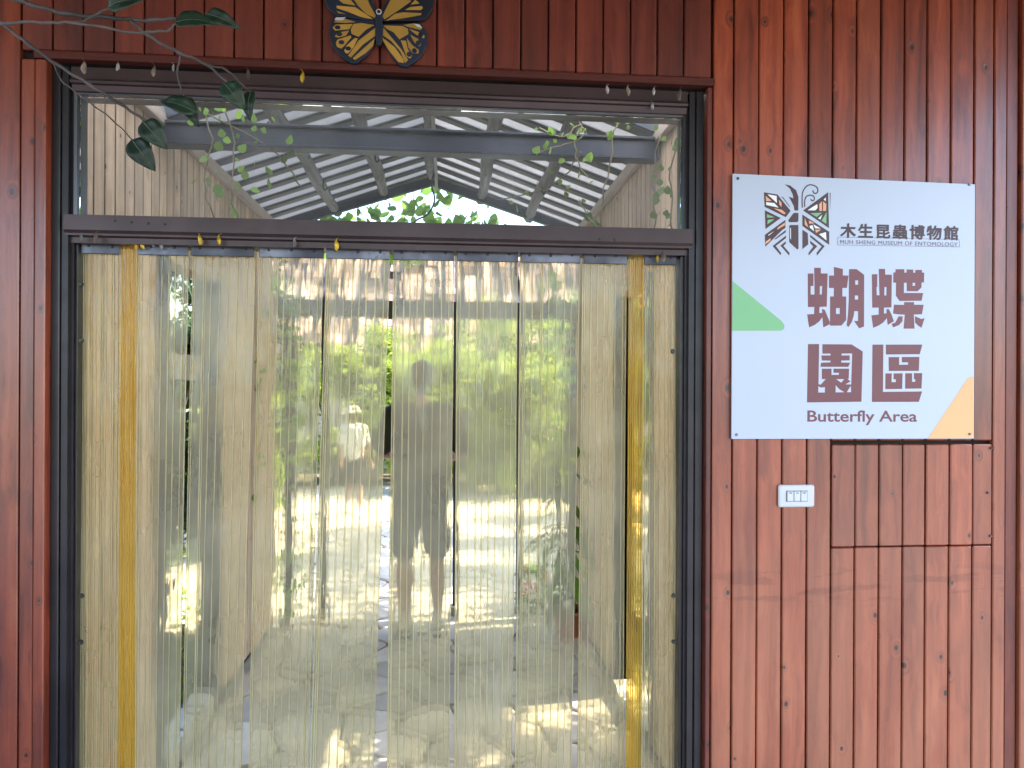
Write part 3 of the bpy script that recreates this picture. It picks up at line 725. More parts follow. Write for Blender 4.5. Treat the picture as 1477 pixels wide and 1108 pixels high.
shr = [
 ('bright yellow-green bush beyond the path, behind the person in dark shirt', (-.15, 9.3, -.06), 1.25, .8, 2.2, 'leaf_y', 4600),
 ('rounded yellow-green bush beyond the path, between two thin posts', (1.25, 8.9, -.06), 1.15, .8, 2.0, 'leaf_y', 4200),
 ('tall bright green bush beyond the path, right of the thin posts', (2.45, 9.6, -.06), 1.3, .9, 3.0, 'leaf_g', 4600),
 ('tall fresh green bush in front of the tiled house, centre of the view', (.75, 10.7, -.06), 1.5, .8, 3.1, 'leaf_y', 5200),
 ('wide yellow-green bush below the tiled eaves, behind the standing person', (-.75, 11.3, -.06), 1.1, .6, 2.75, 'leaf_y', 4200),
 ('tall yellow-green bush below the tiled eaves, far right', (2.6, 11.3, -.06), 1.2, .6, 3.1, 'leaf_y', 4200),
 ('low green bush beside the path, behind the person with spotted top', (-1.9, 10.9, -.06), 1.3, .8, 2.35, 'leaf_y', 4600),
 ('broad green bush at the left edge of the sunny path', (-3.05, 8.4, -.06), 1.0, .8, 2.2, 'leaf_y', 3600),
 ('leafy green bush left of the passage, near the far posts', (-2.15, 5.0, -.06), .62, .8, 1.7, 'leaf_y', 2600),
 ('dark leafy bush far right, behind the long-leaved plant', (3.2, 7.2, -.06), .95, .9, 2.5, 'leaf_g', 2800),
 ('low yellow-green shrub seen through the left side opening', (-2.2, 2.0, -.06), .6, .7, .85, 'leaf_y', 1800),
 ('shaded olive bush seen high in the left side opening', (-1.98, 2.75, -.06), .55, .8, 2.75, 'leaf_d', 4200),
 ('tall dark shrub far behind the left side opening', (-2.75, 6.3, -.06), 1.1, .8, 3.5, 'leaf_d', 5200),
 ('green shrub seen through the right side opening', (1.75, 2.55, -.06), .5, .55, 1.5, 'leaf_y', 1800),
]
for k, (lb, loc, rx, ry, h, mt, nl) in enumerate(shr):
    shrub('garden_bush', lb, 'bush', loc, rx, ry, h, 34, nl, .13, mt, .2, 'garden bushes', seed=20 + k)
# a tree beside the passage that dapples the sun, and trees further off
def tree(label, loc, h, crown_r, nleaf, mat, seed, size=.16):
    r = random.Random(seed); t = empty('garden_tree', loc); tag(t, label, 'tree', 'garden trees')
    bm = bmesh.new(); top = Vector((r.uniform(-.2, .2), r.uniform(-.2, .2), h * .55)); th = .035 * h ** .8
    tube_bm(bm, smooth_path([Vector((0, 0, -.06)), Vector((.05, .02, h * .3)), top], 4), [th * (1 - .06 * k) for k in range(9)], 8)
    cl = []
    for k in range(11):
        a = k * 2.4 + r.uniform(-.3, .3); c = Vector((math.cos(a) * crown_r * r.uniform(.3, .95), math.sin(a) * crown_r * r.uniform(.3, .95), h * r.uniform(.55, .97))); cl.append((c, crown_r * r.uniform(.22, .42)))
        st_ = Vector((0, 0, h * .3)).lerp(top, r.uniform(.3, 1)); tube_bm(bm, smooth_path([st_, st_.lerp(c, .5) + Vector((0, 0, .12)), c], 3), [th * .45 * (1 - .12 * q) for q in range(7)], 5)
    meshobj('trunk', bm2me(bm, 'trunk', True), M['bark'], t)
    def cf():
        c, rad = r.choice(cl); return c + Vector((r.gauss(0, 1), r.gauss(0, 1), r.gauss(0, .7))).normalized() * rad * r.random() ** .4
    meshobj('crown', leaf_cloud(nleaf, cf, size, 2.0, r=r), M[mat], t)
tree('slender tree outside the right side opening, dappling the passage floor', (2.15, 1.25, -.0), 3.9, .85, 3000, 'leaf_g', 4, .12)
tree('broad tree right of the passage end, shading the garden path', (3.7, 5.6, -.0), 5.6, 1.9, 9000, 'leaf_g', 41, .18)
tree('leafy tree added beside the far end of the passage to shade the path', (3.1, 3.95, -.0), 5.0, 1.35, 2300, 'leaf_g', 43, .16)  # unseen tree, added to tone down the sunlit path
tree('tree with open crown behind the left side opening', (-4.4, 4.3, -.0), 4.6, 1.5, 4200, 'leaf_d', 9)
tree('tree right of the tiled house, behind the tall green bushes', (5.6, 11.5, -.0), 5.4, 1.7, 5000, 'leaf_g', 12)
tree('tree left of the tiled house, beyond the path', (-6.6, 11.0, -.0), 5.0, 1.6, 4500, 'leaf_g', 14)

# house with a tiled roof beyond the bushes
hs = empty('tiled_house', (-.3, 12.3, -.06)); tag(hs, 'cream house with pinkish clay tiled roof beyond the garden bushes', 'house')
box('wall', (-4.6, .6, 0), (4.6, 7.4, 2.45), M['render'], hs, .01)
for xx in (-3.2, -1.0, 1.2, 3.2):
    wd = box('window', (xx - .45, .55, .95), (xx + .45, .63, 1.95), M['post'], hs, .005)
    for s_ in (-1, 1):
        box('pane', (s_ * .21 - .19, -.05, -.44), (s_ * .21 + .19, -.042, .44), M['glassdark'], wd, .002)
E0, E1 = Vector((0, 0, 2.30)), Vector((0, 4.0, 5.0)); sl_ = E1 - E0; ang = math.atan2(sl_.z, sl_.y); SL = sl_.length
rb = bmesh.new(); box_bm(rb, (-5.0, 0, -.06), (5.0, SL, -.02)); 
ro = meshobj('roof', bm2me(rb, 'roof'), M['render'], hs, E0, (ang, 0, 0))
rb = bmesh.new(); box_bm(rb, (-5.0, 0, -.06), (5.0, SL, -.02))
meshobj('roof', bm2me(rb, 'roof'), M['render'], hs, (0, 8.02, 2.30), (R(180) - ang, 0, 0)).scale = (1, 1, -1)
tm = bmesh.new(); prev = None
for k in range(9):
    u = k / 8; zz = .004 * math.cos(u * 2 * math.pi * 1.0); row = [tm.verts.new((-.222 + .444 * u, -.03, zz + .012)), tm.verts.new((-.222 + .444 * u, .43, zz + .0))]
    if prev: tm.faces.new((prev[0], row[0], row[1], prev[1]))
    prev = row
bmesh.ops.solidify(tm, geom=tm.faces[:], thickness=-.018)
tme = bm2me(tm, 'tile', True)
for i in range(23):
    for j in range(13):
        yy = j * (SL / 13)
        if j >= 13: continue
        o = meshobj('tile', tme, M['tile'], ro, (-4.75 + i * .432 + rnd.uniform(-.004, .004), yy, rnd.uniform(-.002, .003)), (rnd.uniform(-.004, .004), 0, rnd.uniform(-.006, .006)))

rg_ = random.Random(77)
def gp():
    while True:
        p = Vector((rg_.uniform(-3.6, -1.3), rg_.uniform(.4, 5.2), -.06))
        if noise.noise(p * 1.3) + .25 * rg_.random() > .05: return p + Vector((0, 0, rg_.random() * .05))
gl_ = meshobj('ground_cover', leaf_cloud(5200, gp, .085, 3.2, .2, rg_, -.9), M['leaf_y']); tag(gl_, 'low green ground cover outside the left side opening', 'ground cover', kind='stuff')
def gp2():
    p = Vector((rg_.uniform(1.0, 3.2), rg_.uniform(.4, 4.0), -.06)); return p + Vector((0, 0, rg_.random() * .05))
gl_ = meshobj('ground_cover', leaf_cloud(2600, gp2, .085, 3.2, .2, rg_, -.9), M['leaf_g']); tag(gl_, 'low green ground cover outside the right side opening', 'ground cover', kind='stuff')
# ------------------------------------------------------------------ vines, potted plant, long-leaved plant
def vine(label, pts, nleaf, size, mat='leaf_vine', seed=1, thick=.003, spread=.05, name='hanging_vine', group='vines in the passage', heart=True, extra=()):
    r = random.Random(seed); base = Vector(pts[0]); t = empty(name, base); tag(t, label, 'vine', group)
    bm = bmesh.new(); allp = []
    for pp in [pts] + list(extra):
        sp = [Vector(p) - base for p in smooth_path(pp, 5)]
        sp = [p + Vector((r.uniform(-1, 1), r.uniform(-1, 1), 0)) * .008 for p in sp]
        tube_bm(bm, sp, thick, 5); allp += sp
    meshobj('stem', bm2me(bm, 'stem', True), M['twine'], t)
    for k in range(nleaf):
        p = r.choice(allp) + Vector((r.gauss(0, spread), r.gauss(0, spread), r.gauss(0, spread)))
        s = size * r.uniform(.6, 1.35)
        key = ('vl', mat, k % 5)
        if key not in _bc:
            lb = bmesh.new(); sh = [(0, 0), (.32, .12), (.5, .42), (.30, .78), (0, 1.05), (-.30, .78), (-.5, .42), (-.32, .12)]
            c0 = lb.verts.new((0, .5, -.06)); vv = [lb.verts.new((a * (1 + .1 * r.uniform(-1, 1)), b, .03 * math.cos(b * 5 + k))) for a, b in sh]
            for q in range(8): lb.faces.new((c0, vv[q], vv[(q + 1) % 8]))
            _bc[key] = bm2me(lb, 'leaf', True)
        o = meshobj('leaf', _bc[key], M[mat], t, p, (r.uniform(.6, 2.4), r.uniform(-.6, .6), r.uniform(0, 6.28))); o.scale = (s, s, s)
vine('leafy vine hanging over the steel beam, left in the transom', [(-.93, .70, 2.66), (-.90, .70, 2.50), (-.93, .72, 2.34), (-.91, .78, 2.2), (-.87, .85, 2.08)], 60, .034, seed=3, extra=([(-.86, .72, 2.64), (-.83, .74, 2.5), (-.84, .75, 2.3), (-.80, .8, 2.15)], [(-.93, .72, 2.6), (-.7, .8, 2.5), (-.6, .9, 2.38)]))
vine('tangled vine looped round the steel beam, right of centre', [(.36, .74, 2.60), (.45, .70, 2.55), (.52, .70, 2.60), (.50, .70, 2.50), (.55, .72, 2.40)], 34, .028, seed=5, spread=.03, extra=([(.50, .7, 2.64), (.54, .7, 2.57), (.47, .72, 2.53), (.36, .74, 2.50)], [(.53, .72, 2.5), (.45, .9, 2.42), (.25, 1.1, 2.40)]))
vine('thin trailing vine along the planks, right end of the transom', [(.80, .55, 2.52), (.79, .6, 2.35), (.80, .62, 2.2), (.76, .7, 2.08)], 46, .030, seed=6, spread=.025, mat='leaf_g', extra=([(.66, .68, 2.6), (.63, .70, 2.4), (.62, .8, 2.2), (.7, .85, 2.1)], [(.83, .45, 2.45), (.82, .48, 2.3), (.83, .5, 2.15)], [(.55, .9, 2.35), (.62, .8, 2.22), (.78, .62, 2.14)]))
vine('bright ivy on the outside of the far gable', [(-.95, 3.05, 2.60), (-.6, 3.1, 2.70), (-.3, 3.1, 2.80), (0., 3.1, 2.88)], 299, .072, seed=8, spread=.06, group='vines on the far end', extra=([(-.8, 3.1, 2.55), (-.4, 3.12, 2.62), (0., 3.1, 2.70), (.3, 3.1, 2.74)], [(-.6, 3.1, 2.5), (-.2, 3.1, 2.55), (.2, 3.1, 2.62), (.55, 3.1, 2.60)]))
vine('green vine climbing the left post of the far frame', [(-1.03, 2.86, .05), (-1.0, 2.84, .6), (-1.04, 2.84, 1.2), (-1.0, 2.84, 1.7), (-1.03, 2.86, 2.2)], 90, .055, seed=10, spread=.035, group='vines on the far end')
vine('vine climbing the right post and lintel of the far frame', [(.80, 2.86, 1.1), (.83, 2.84, 1.5), (.80, 2.84, 1.9), (.74, 2.86, 2.15), (.66, 2.86, 2.25)], 90, .055, seed=12, spread=.045, group='vines on the far end')
vine('few pale vine leaves on the left plank wall', [(-1.10, 2.3, 1.95), (-1.10, 2.2, 1.7), (-1.10, 2.35, 1.4), (-1.10, 2.25, 1.1), (-1.10, 2.3, .8)], 18, .045, seed=13, spread=.03)

lp = empty('long_leaved_plant', (.79, 2.45, 0)); tag(lp, 'drooping long-leaved green plant in a pot against the right post', 'plant')
bm = bmesh.new()
r = random.Random(31)
prof = [(.085, 0), (.105, .14), (.115, .14), (.115, .16), (.10, .16), (.095, .13)]
for k in range(16):
    a0, a1 = k * math.pi / 8, (k + 1) * math.pi / 8
    for (p, q) in zip(prof[:-1], prof[1:]):
        f_ = [bm.verts.new((math.cos(a) * rr_, math.sin(a) * rr_, zz)) for (rr_, zz), a in ((p, a0), (p, a1), (q, a1), (q, a0))]
        bm.faces.new(f_)
bmesh.ops.remove_doubles(bm, verts=bm.verts, dist=1e-5)
meshobj('pot', bm2me(bm, 'pot', True), M['terracotta'], lp)
stm = bmesh.new(); tips = []
for k in range(5):
    b0 = Vector((r.uniform(-.03, .03), r.uniform(-.03, .03), .1)); tp = Vector((r.uniform(-.12, .0), r.uniform(-.08, .08), r.uniform(.9, 1.3)))
    sp = smooth_path([b0, b0.lerp(tp, .5) + Vector((r.uniform(-.03, .03), 0, 0)), tp], 4); tube_bm(stm, sp, .006, 5); tips += sp[2:]
meshobj('stem', bm2me(stm, 'stem', True), M['leaf_g'], lp)
for k in range(46):
    p = r.choice(tips); L = r.uniform(.16, .34); az = r.choice((math.pi, math.pi, math.pi, 0)) + r.gauss(0, .8); wd = L * .12
    lb = bmesh.new(); prev = None
    for q in range(7):
        t_ = q / 6; d = L * t_; zz = .25 * L * t_ - .75 * L * t_ ** 2; ww = wd * math.sin(math.pi * (t_ * .9 + .1)) 
        row = [lb.verts.new((d, -ww, zz + .0)), lb.verts.new((d, 0, zz - ww * .35)), lb.verts.new((d, ww, zz))]
        if prev:
            lb.faces.new((prev[0], prev[1], row[1], row[0])); lb.faces.new((prev[1], prev[2], row[2], row[1]))
        prev = row
    meshobj('leaf', bm2me(lb, 'leaf', True), M['leaf_g' if k % 3 else 'leaf_vine'], lp, p, (0, r.uniform(-.3, .5), az))
fp = shrub('flowering_plant', 'small leafy plant with red flowers beside the right post', 'plant', (.66, 3.02, 0), .16, .14, .30, 10, 260, .06, 'leaf_vine', .02, None, seed=51)
for k in range(7):
    bm = bmesh.new()
    for q in range(5):
        a = q * 1.2566; c0 = bm.verts.new((0, 0, 0)); 
        bm.faces.new((c0, bm.verts.new((math.cos(a - .4) * .025, math.sin(a - .4) * .025, .008)), bm.verts.new((math.cos(a) * .036, math.sin(a) * .036, .002)), bm.verts.new((math.cos(a + .4) * .025, math.sin(a + .4) * .025, .008))))
    meshobj('flower', bm2me(bm, 'flower'), M['flower'], fp, (r.uniform(-.16, .05), r.uniform(-.14, .0), r.uniform(.12, .34)), (R(60) + r.uniform(-.4, .4), r.uniform(-.5, .5), 0))

# ================================================================== PEOPLE
def capsule_bm(bm, a, b, ra, rb, n=14):
    a, b = Vector(a), Vector(b); ax = (b - a); L = max(ax.length, 1e-5); q = ax.to_track_quat('Z', 'X') if ax.length > 1e-5 else None
    rings = []
    prof_ = [(-ra * math.cos(t), ra * math.sin(t)) for t in (0.15, .5, .9, 1.3)] + [(L + rb * math.sin(t), rb * math.cos(t)) for t in (.1, .5, .9, 1.4)]
    for z_, r_ in prof_:
        ring = []
        for k in range(n):
            v = Vector((math.cos(k * 6.28319 / n) * r_, math.sin(k * 6.28319 / n) * r_, z_))
            ring.append(bm.verts.new(a + (q @ v if q else v)))
        rings.append(ring)
    for i in range(len(rings) - 1):
        for k in range(n): bm.faces.new((rings[i][k], rings[i][(k + 1) % n], rings[i + 1][(k + 1) % n], rings[i + 1][k]))
    bm.faces.new(rings[0][::-1]); bm.faces.new(rings[-1])
def ell_bm(bm, c, rx, ry, rz):
    rr = bmesh.ops.create_uvsphere(bm, u_segments=18, v_segments=12, radius=1)
    for v in rr['verts']: v.co = Vector((v.co.x * rx + c[0], v.co.y * ry + c[1], v.co.z * rz + c[2]))
def fuse(name, bm, mat, parent, voxel=.009, smooth=5):
    """weld overlapping volumes into one continuous skin"""
    me = bm2me(bm, name); o = bpy.data.objects.new(name, me); C.objects.link(o)
    md = o.modifiers.new('r', 'REMESH'); md.mode = 'VOXEL'; md.voxel_size = voxel
    s_ = o.modifiers.new('s', 'SMOOTH'); s_.iterations = smooth; s_.factor = .5
    dg = bpy.context.evaluated_depsgraph_get(); dg.update(); me2 = bpy.data.meshes.new_from_object(o.evaluated_get(dg))
    bpy.data.objects.remove(o)
    for p in me2.polygons: p.use_smooth = True
    me2.materials.clear(); me2.name = name
    return meshobj(name, me2, mat, parent)
def person(label, loc, H, rot, top, bottom, hairm, arms, hat=None, legmat='skin'):
    k = H / 1.73; t = empty('person', loc); t.rotation_euler = (0, 0, rot); tag(t, label, 'person')
    S_ = lambda p: tuple(c * k for c in p)
    def cap(bm, a, b, ra, rb): capsule_bm(bm, S_(a), S_(b), ra * k, rb * k)
    def ell(bm, c, x, y, z): ell_bm(bm, S_(c), x * k, y * k, z * k)
    # body: +y is the facing direction
    bm = bmesh.new()
    ell(bm, (0, .008, 1.615), .074, .092, .112); ell(bm, (0, .035, 1.565), .054, .062, .062)          # skull, jaw
    ell(bm, (0, .108, 1.602), .012, .017, .022); ell(bm, (0, .094, 1.558), .022, .012, .007)           # nose, lips
    for sx in (-1, 1):
        ell(bm, (sx * .076, -.004, 1.605), .010, .018, .030); ell(bm, (sx * .03, .092, 1.628), .014, .008, .008)
    cap(bm, (0, -.012, 1.42), (0, .0, 1.54), .056, .050)
    ell(bm, (0, 0, 1.28), .150, .095, .18); ell(bm, (0, 0, 1.06), .130, .090, .16); ell(bm, (0, -.01, .90), .132, .092, .11)
    for sx, (sh, el, wr, hd) in zip((-1, 1), arms):
        cap(bm, (sx * .09, 0, 1.40), sh, .06, .056); cap(bm, sh, el, .048, .038); cap(bm, el, wr, .038, .026)
        w_, h_ = Vector(wr), Vector(hd); d = (h_ - w_).normalized(); s2 = d.cross(Vector((0, 0, 1)))
        s2 = s2.normalized() if s2.length > .1 else Vector((0, 1, 0)); u2 = s2.cross(d)
        cap(bm, wr, w_ + d * .05, .026, .030); cap(bm, w_ + d * .05 + s2 * .018, w_ + d * .085 + s2 * .022, .020, .018); cap(bm, w_ + d * .05 - s2 * .018, w_ + d * .085 - s2 * .022, .020, .018)
        for q, (off, ln) in enumerate(((-.033, .055), (-.011, .072), (.011, .068), (.033, .052))):
            b0 = w_ + d * .085 + s2 * off; m0 = b0 + d * ln * .55 - u2 * .006; e0 = m0 + d * ln * .35 - u2 * .022
            cap(bm, b0, m0, .0105, .0095); cap(bm, m0, e0, .0095, .008)
        th0 = w_ + d * .03 - s2 * .03; cap(bm, th0, th0 + d * .035 - s2 * .025, .012, .0105); cap(bm, th0 + d * .035 - s2 * .025, th0 + d * .065 - s2 * .022 - u2 * .012, .0105, .009)
    feet = ((-.105, 0), (.105, .01))
    for sx, (fx, fy) in zip((-1, 1), feet):
        cap(bm, (sx * .085, -.005, .90), (sx * .095, .01, .50), .090, .058); cap(bm, (sx * .095, .01, .50), (fx, -.012, .32), .055, .055); cap(bm, (fx, -.012, .32), (fx, -.02 + fy, .09), .053, .036)
        cap(bm, (fx, -.03 + fy, .06), (fx + sx * .015, .12 + fy, .04), .036, .030)
    fuse('body', bm, M[legmat], t, .009 * k, 4)
    # shirt
    bm = bmesh.new()
    ell(bm, (0, 0, 1.28), .168, .114, .185); cap(bm, (-.10, 0, 1.385), (.10, 0, 1.385), .078, .078); ell(bm, (0, 0, 1.06), .156, .115, .20)
    capsule_bm(bm, S_((-.055, 0, .90)), S_((-.055, 0, 1.2)), .116 * k, .112 * k); capsule_bm(bm, S_((.055, 0, .90)), S_((.055, 0, 1.2)), .116 * k, .112 * k)
    for sx, (sh, el, wr, hd) in zip((-1, 1), arms):
        s0, e0 = Vector(sh), Vector(el); cap(bm, (sx * .09, 0, 1.385), sh, .075, .072); cap(bm, sh, s0.lerp(e0, .78), .070, .066)
    fuse('shirt', bm, M[top], t, .010 * k, 4)
    # shorts
    bm = bmesh.new(); ell(bm, (0, -.008, .90), .158, .118, .12)
    for sx in (-1, 1): cap(bm, (sx * .082, -.004, .86), (sx * .105, .006, .53), .104, .086)
    fuse('shorts', bm, M[bottom], t, .010 * k, 3)
    # hair
    bm = bmesh.new(); ell(bm, (0, -.012, 1.648), .085, .098, .088); ell(bm, (0, -.05, 1.60), .074, .062, .085)
    fuse('hair', bm, M[hairm], t, .008 * k, 3)
    if hat:
        bm = bmesh.new(); ell(bm, (0, 0, 1.665), .096, .108, .085); cap(bm, (-.02, .05, 1.64), (.02, .05, 1.64), .02, .02); ell(bm, (0, .01, 1.645), .155, .165, .014)
        fuse('hat', bm, M[hat], t, .009 * k, 3)
    for sx, (fx, fy) in zip((-1, 1), feet):
        bm = bmesh.new(); cap(bm, (fx, -.045 + fy, .05), (fx + sx * .012, .08 + fy, .045), .047, .046); cap(bm, (fx + sx * .012, .08 + fy, .04), (fx + sx * .02, .155 + fy, .032), .045, .032); cap(bm, (fx, -.04 + fy, .06), (fx, -.035 + fy, .105), .046, .043)
        for v in bm.verts: v.co.z = max(v.co.z, .006)
        sh_ = fuse('shoe', bm, M['shoe'], t, .008 * k, 2)
        bm = bmesh.new(); cap(bm, (fx, -.045 + fy, .012), (fx + sx * .015, .14 + fy, .012), .049, .040)
        for v in bm.verts: v.co.z = min(max(v.co.z, .001), .020 * k)
        so = meshobj('sole', bm2me(bm, 'sole', True), M['sole'], sh_)
    return t
person('person in dark shirt and shorts with white shoes, standing at the passage end', (-.165, 2.62, .004), 1.73, R(6), 'shirt', 'shorts', 'hair',
       [((-.185, .0, 1.375), (-.262, .03, 1.13), (-.12, .22, 1.10), (-.06, .30, 1.12)), ((.185, .0, 1.375), (.268, .02, 1.13), (.17, .235, 1.06), (.10, .31, 1.08))])
person('small person in white spotted top and light hat on the sunny path', (-1.16, 7.2, .004), 1.33, R(-20), 'dots', 'shorts', 'hair',
       [((-.175, .0, 1.37), (-.25, -.02, 1.10), (-.26, .05, .86), (-.26, .09, .78)), ((.175, .0, 1.37), (.25, -.02, 1.10), (.26, .05, .86), (.26, .09, .78))], hat='khaki')

# ================================================================== SIGN
sg = empty('sign_board', (.8525, -.039, 1.4045)); tag(sg, 'white square sign with maroon Chinese lettering on the right plank wall', 'sign')
SW, SH = .7735, .7975
MS = Matrix(((1, 0, 0, 0), (0, 0, -1, 0), (0, 1, 0, 0), (0, 0, 0, 1)))       # local XY on the wall, Z towards the viewer
bm = bmesh.new(); nx_ = 14
for_board = []
fr_, bk_ = [], []
def warp(x, z): return -.003
for j in range(9):
    fr_.append([bm.verts.new((SW * i / nx_, warp(SW * i / nx_, SH * j / 8) - .0, SH * j / 8 - (.010 * (i / nx_) * (j / 8)))) for i in range(nx_ + 1)])
    bk_.append([bm.verts.new((SW * i / nx_, .003, SH * j / 8 - (.010 * (i / nx_) * (j / 8)))) for i in range(nx_ + 1)])
for j in range(8):
    for i in range(nx_):
        bm.faces.new((fr_[j][i], fr_[j][i + 1], fr_[j + 1][i + 1], fr_[j + 1][i])); bm.faces.new((bk_[j][i], bk_[j + 1][i], bk_[j + 1][i + 1], bk_[j][i + 1]))
for i in range(nx_):
    bm.faces.new((fr_[0][i], bk_[0][i], bk_[0][i + 1], fr_[0][i + 1])); bm.faces.new((fr_[8][i], fr_[8][i + 1], bk_[8][i + 1], bk_[8][i]))
for j in range(8):
    bm.faces.new((fr_[j][0], fr_[j + 1][0], bk_[j + 1][0], bk_[j][0])); bm.faces.new((fr_[j][nx_], bk_[j][nx_], bk_[j + 1][nx_], fr_[j + 1][nx_]))
meshobj('board', bm2me(bm, 'board', False), M['white_board'], sg)
MG = Matrix.Translation((0, -.0030, 0)) @ MS
